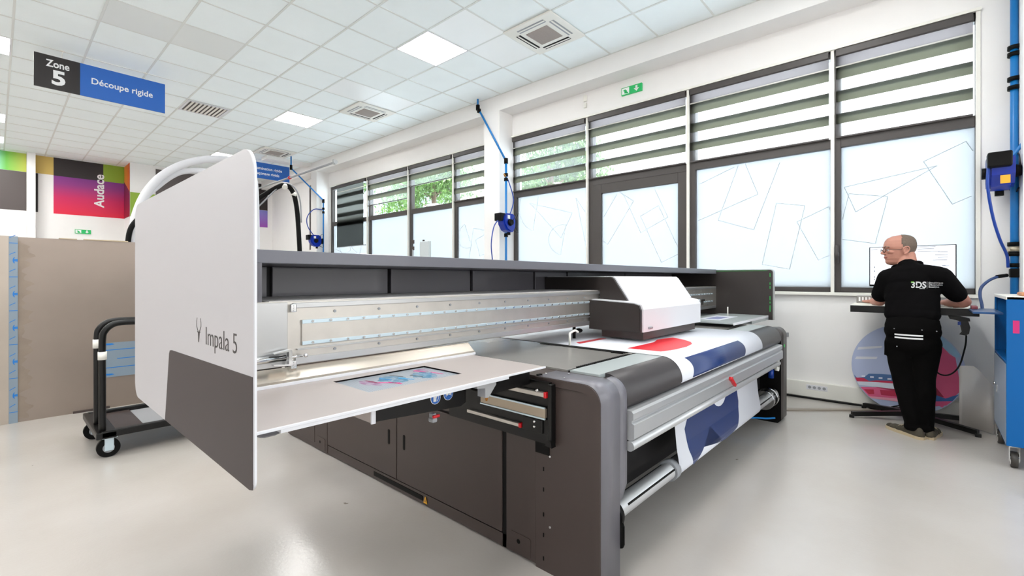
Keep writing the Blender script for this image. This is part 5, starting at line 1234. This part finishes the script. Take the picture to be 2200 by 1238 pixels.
# trousers
b = B()
ball(b, (5.285, .105, .985), 1, (.125, .180, .075)); ball(b, (5.265, .105, .90), 1, (.145, .192, .13)); ball(b, (5.272, .105, .94), 1, (.142, .188, .13)); ball(b, (5.26, .10, .80), 1, (.135, .190, .13))
taper(b, (5.262, .185, .80), (5.285, .165, .50), .108, .084); taper(b, (5.262, .020, .80), (5.285, .030, .50), .108, .082)
taper(b, (5.285, .165, .50), (5.262, .098, .12), .084, .064); taper(b, (5.285, .030, .50), (5.285, .022, .12), .082, .062)
ball(b, (5.26, .098, .085), 1, (.066, .068, .05)); ball(b, (5.283, .022, .085), 1, (.064, .062, .05))
box(b, 5.22, 5.33, .262, .292, .68, .80)
tb_ = remesh(b, .010, 2)
for v in tb_.verts:
    z = v.co.z
    f_ = noise.noise(Vector((v.co.x * 8, v.co.y * 9, z * 9))) * min(1, max(0, (.84 - z) / .1)); v.co.x += .014 * f_; v.co.y += .006 * f_
g = tb_.verts[:] + tb_.edges[:] + tb_.faces[:]
bmesh.ops.bisect_plane(tb_, geom=g, plane_co=(5.3, .1, .055), plane_no=(0, 0, -1), clear_outer=True)
tr_ = mn.part('work_trousers', tb_, 'trouser')
def on_tr(bm, off=.003):
    from mathutils.bvhtree import BVHTree
    me = tr_.data; bv = BVHTree.FromPolygons([v.co + mn.loc for v in me.vertices], [p.vertices[:] for p in me.polygons])
    for v in bm.verts:
        hit = bv.ray_cast(Vector((4.8, v.co.y, v.co.z)), Vector((1, 0, 0)))
        if hit[0] is not None: v.co.x = hit[0].x - off
    return bm
b = B()
for z in (.868, .842):
    for k in range(10):
        y0_ = .217 - k * .0184; y1_ = y0_ - .0184; s0 = .004 * math.sin(k); poly(b, [(5, y0_, z), (5, y1_, z), (5, y1_, z + .013), (5, y0_, z + .013)])
bmesh.ops.remove_doubles(b, verts=b.verts[:], dist=.0005); mn.part('reflective_stripe', on_tr(b), 'wtext', tr_)
b = B()
for y, z in ((.218, .925), (.04, .925), (-.05, .918), (.20, .775)): ball(b, (5.118 if y > 0 else 5.16, y, z), .005, sub=1)
b2 = on_tr(b, .001) if False else b
for v in b2.verts: pass
mn.part('pocket_rivet', b2, 'grey', tr_)
# shoes
def shoe(heel, toe, nm):
    heel = Vector(heel); toe = Vector(toe); d_ = (toe - heel).normalized(); s_ = Vector((-d_.y, d_.x, 0)); L = (toe - heel).length
    def outline(k): return [heel + d_ * L * u + s_ * w_ * k for u, w_ in ((0, 0), (.02, .028), (.12, .036), (.35, .036), (.6, .046), (.8, .046), (.93, .030), (1.0, 0), (.93, -.032), (.8, -.044), (.6, -.042), (.35, -.032), (.12, -.034), (.02, -.026))]
    b = B(); poly(b, [Vector((p.x, p.y, 0.0)) for p in outline(1.06)], (0, 0, .024)); sole_bm = b
    b = B()
    for u, w_, h_ in ((.10, .034, .075), (.25, .034, .080), (.42, .036, .062), (.58, .042, .045), (.75, .043, .036), (.88, .034, .028)): ball(b, heel + d_ * L * u + Vector((0, 0, .022)), 1, (w_, w_, h_), sub=2)
    for u0, u1, h0, h1 in ((.1, .42, .04, .036), (.42, .75, .036, .030)): taper(b, heel + d_ * L * u0 + Vector((0, 0, .022 + h0 * .3)), heel + d_ * L * u1 + Vector((0, 0, .022 + h1 * .3)), h0 * .9, h1 * .95)
    sb_ = remesh(b, .006, 2); g = sb_.verts[:] + sb_.edges[:] + sb_.faces[:]; bmesh.ops.bisect_plane(sb_, geom=g, plane_co=(0, 0, .02), plane_no=(0, 0, -1), clear_outer=True); sh_ = mn.part('shoe', sb_, 'shoe')
    b = B(); 
    for k in range(3):
        c = heel + d_ * L * (.45 + .07 * k) + Vector((0, 0, .078 - k * .010)); tube(b, [c - s_ * .022, c + Vector((0, 0, .006)), c + s_ * .022], .003, seg=6)
    mn.part('laces', b, 'sole', sh_); mn.part('sole', sole_bm, 'sole', sh_)
shoe((5.175, .03, 0), (5.43, .285, 0), 'left'); shoe((5.225, -.005, 0), (5.52, -.055, 0), 'right')

# ================================================================== OUTSIDE
b = B(); box(b, 6.5, 40, -20, 45, -.3, -.02); solo('pavement', b, mat('pale pavement', (216, 226, 236), .9), 'pale ground outside the windows', 'ground')['kind'] = 'structure'
def tree(c, h, r, n, label, seed):
    rn = random.Random(seed); t = Thing('tree', label, 'tree', c, 'trees outside the windows')
    c = Vector(c); b = B(); top = c + Vector((0, 0, h))
    tube(b, [c, c + Vector((.05, .02, h * .4)), c + Vector((0, -.05, h * .8)), top], .08, seg=8)
    for k in range(9):
        a = rn.uniform(0, 6.28); z0_ = rn.uniform(.45, .9) * h; e_ = c + Vector((math.cos(a) * r * .7, math.sin(a) * r * .7, z0_ + rn.uniform(.2, .7)))
        tube(b, [c + Vector((0, 0, z0_)), (c + Vector((0, 0, z0_)) + e_) / 2 + Vector((0, 0, .1)), e_], .022, seg=6)
    t.part('trunk', b, 'bark')
    me = bpy.data.meshes.new('foliage'); V = []; Fc = []
    for k in range(n):
        cl = rn.randrange(26); rc = random.Random(seed * 100 + cl)
        cc = Vector((rc.gauss(0, .5) * r, rc.gauss(0, .5) * r, h + rc.gauss(0, .42) * r))
        p = c + cc + Vector((rn.gauss(0, .17), rn.gauss(0, .17), rn.gauss(0, .15))) * r
        s_ = rn.uniform(.05, .085); e = Euler((rn.uniform(0, 6.3), rn.uniform(0, 6.3), rn.uniform(0, 6.3))).to_matrix()
        i0 = len(V)
        for q in ((-1, 0, 0), (0, -.45, .05), (1.2, 0, 0), (0, .45, .05)): V.append(p + e @ (Vector(q) * s_))
        Fc.append((i0, i0 + 1, i0 + 2, i0 + 3))
    me.from_pydata([v - Vector(c) for v in V], [], Fc); me.materials.append(M['leaf']); o = bpy.data.objects.new('foliage', me); COL.objects.link(o); o.parent = t.o
tree((10.4, 7.9, 0), 4.5, 1.6, 7000, 'leafy green tree outside the window beside the reel pillar', 1)
tree((10.0, 12.6, 0), 4.8, 1.6, 6000, 'leafy tree outside the narrow window left of the reel pillar', 2)
tree((12.0, 16.4, 0), 4.9, 1.3, 2600, 'leafy tree farther away outside the far bay', 3)
t = Thing('shed', 'ribbed grey shed outside the far windows', 'building', (14, 22, 0))
b = B(); box(b, 13, 17, 19.5, 25, 0, 6.6)
for k in range(22): box(b, 12.95, 13.0, 19.5 + k * .25, 19.6 + k * .25, 0, 6.6)
for k in range(16): box(b, 13.0 + k * .25, 13.1 + k * .25, 19.45, 19.5, 0, 6.6)
t.part('ribbed_wall', b, mat('ribbed cladding', (150, 156, 164), .6)); b = B(); box(b, 12.8, 17.2, 19.3, 25.2, 6.6, 6.8); t.part('roof', b, 'dark')
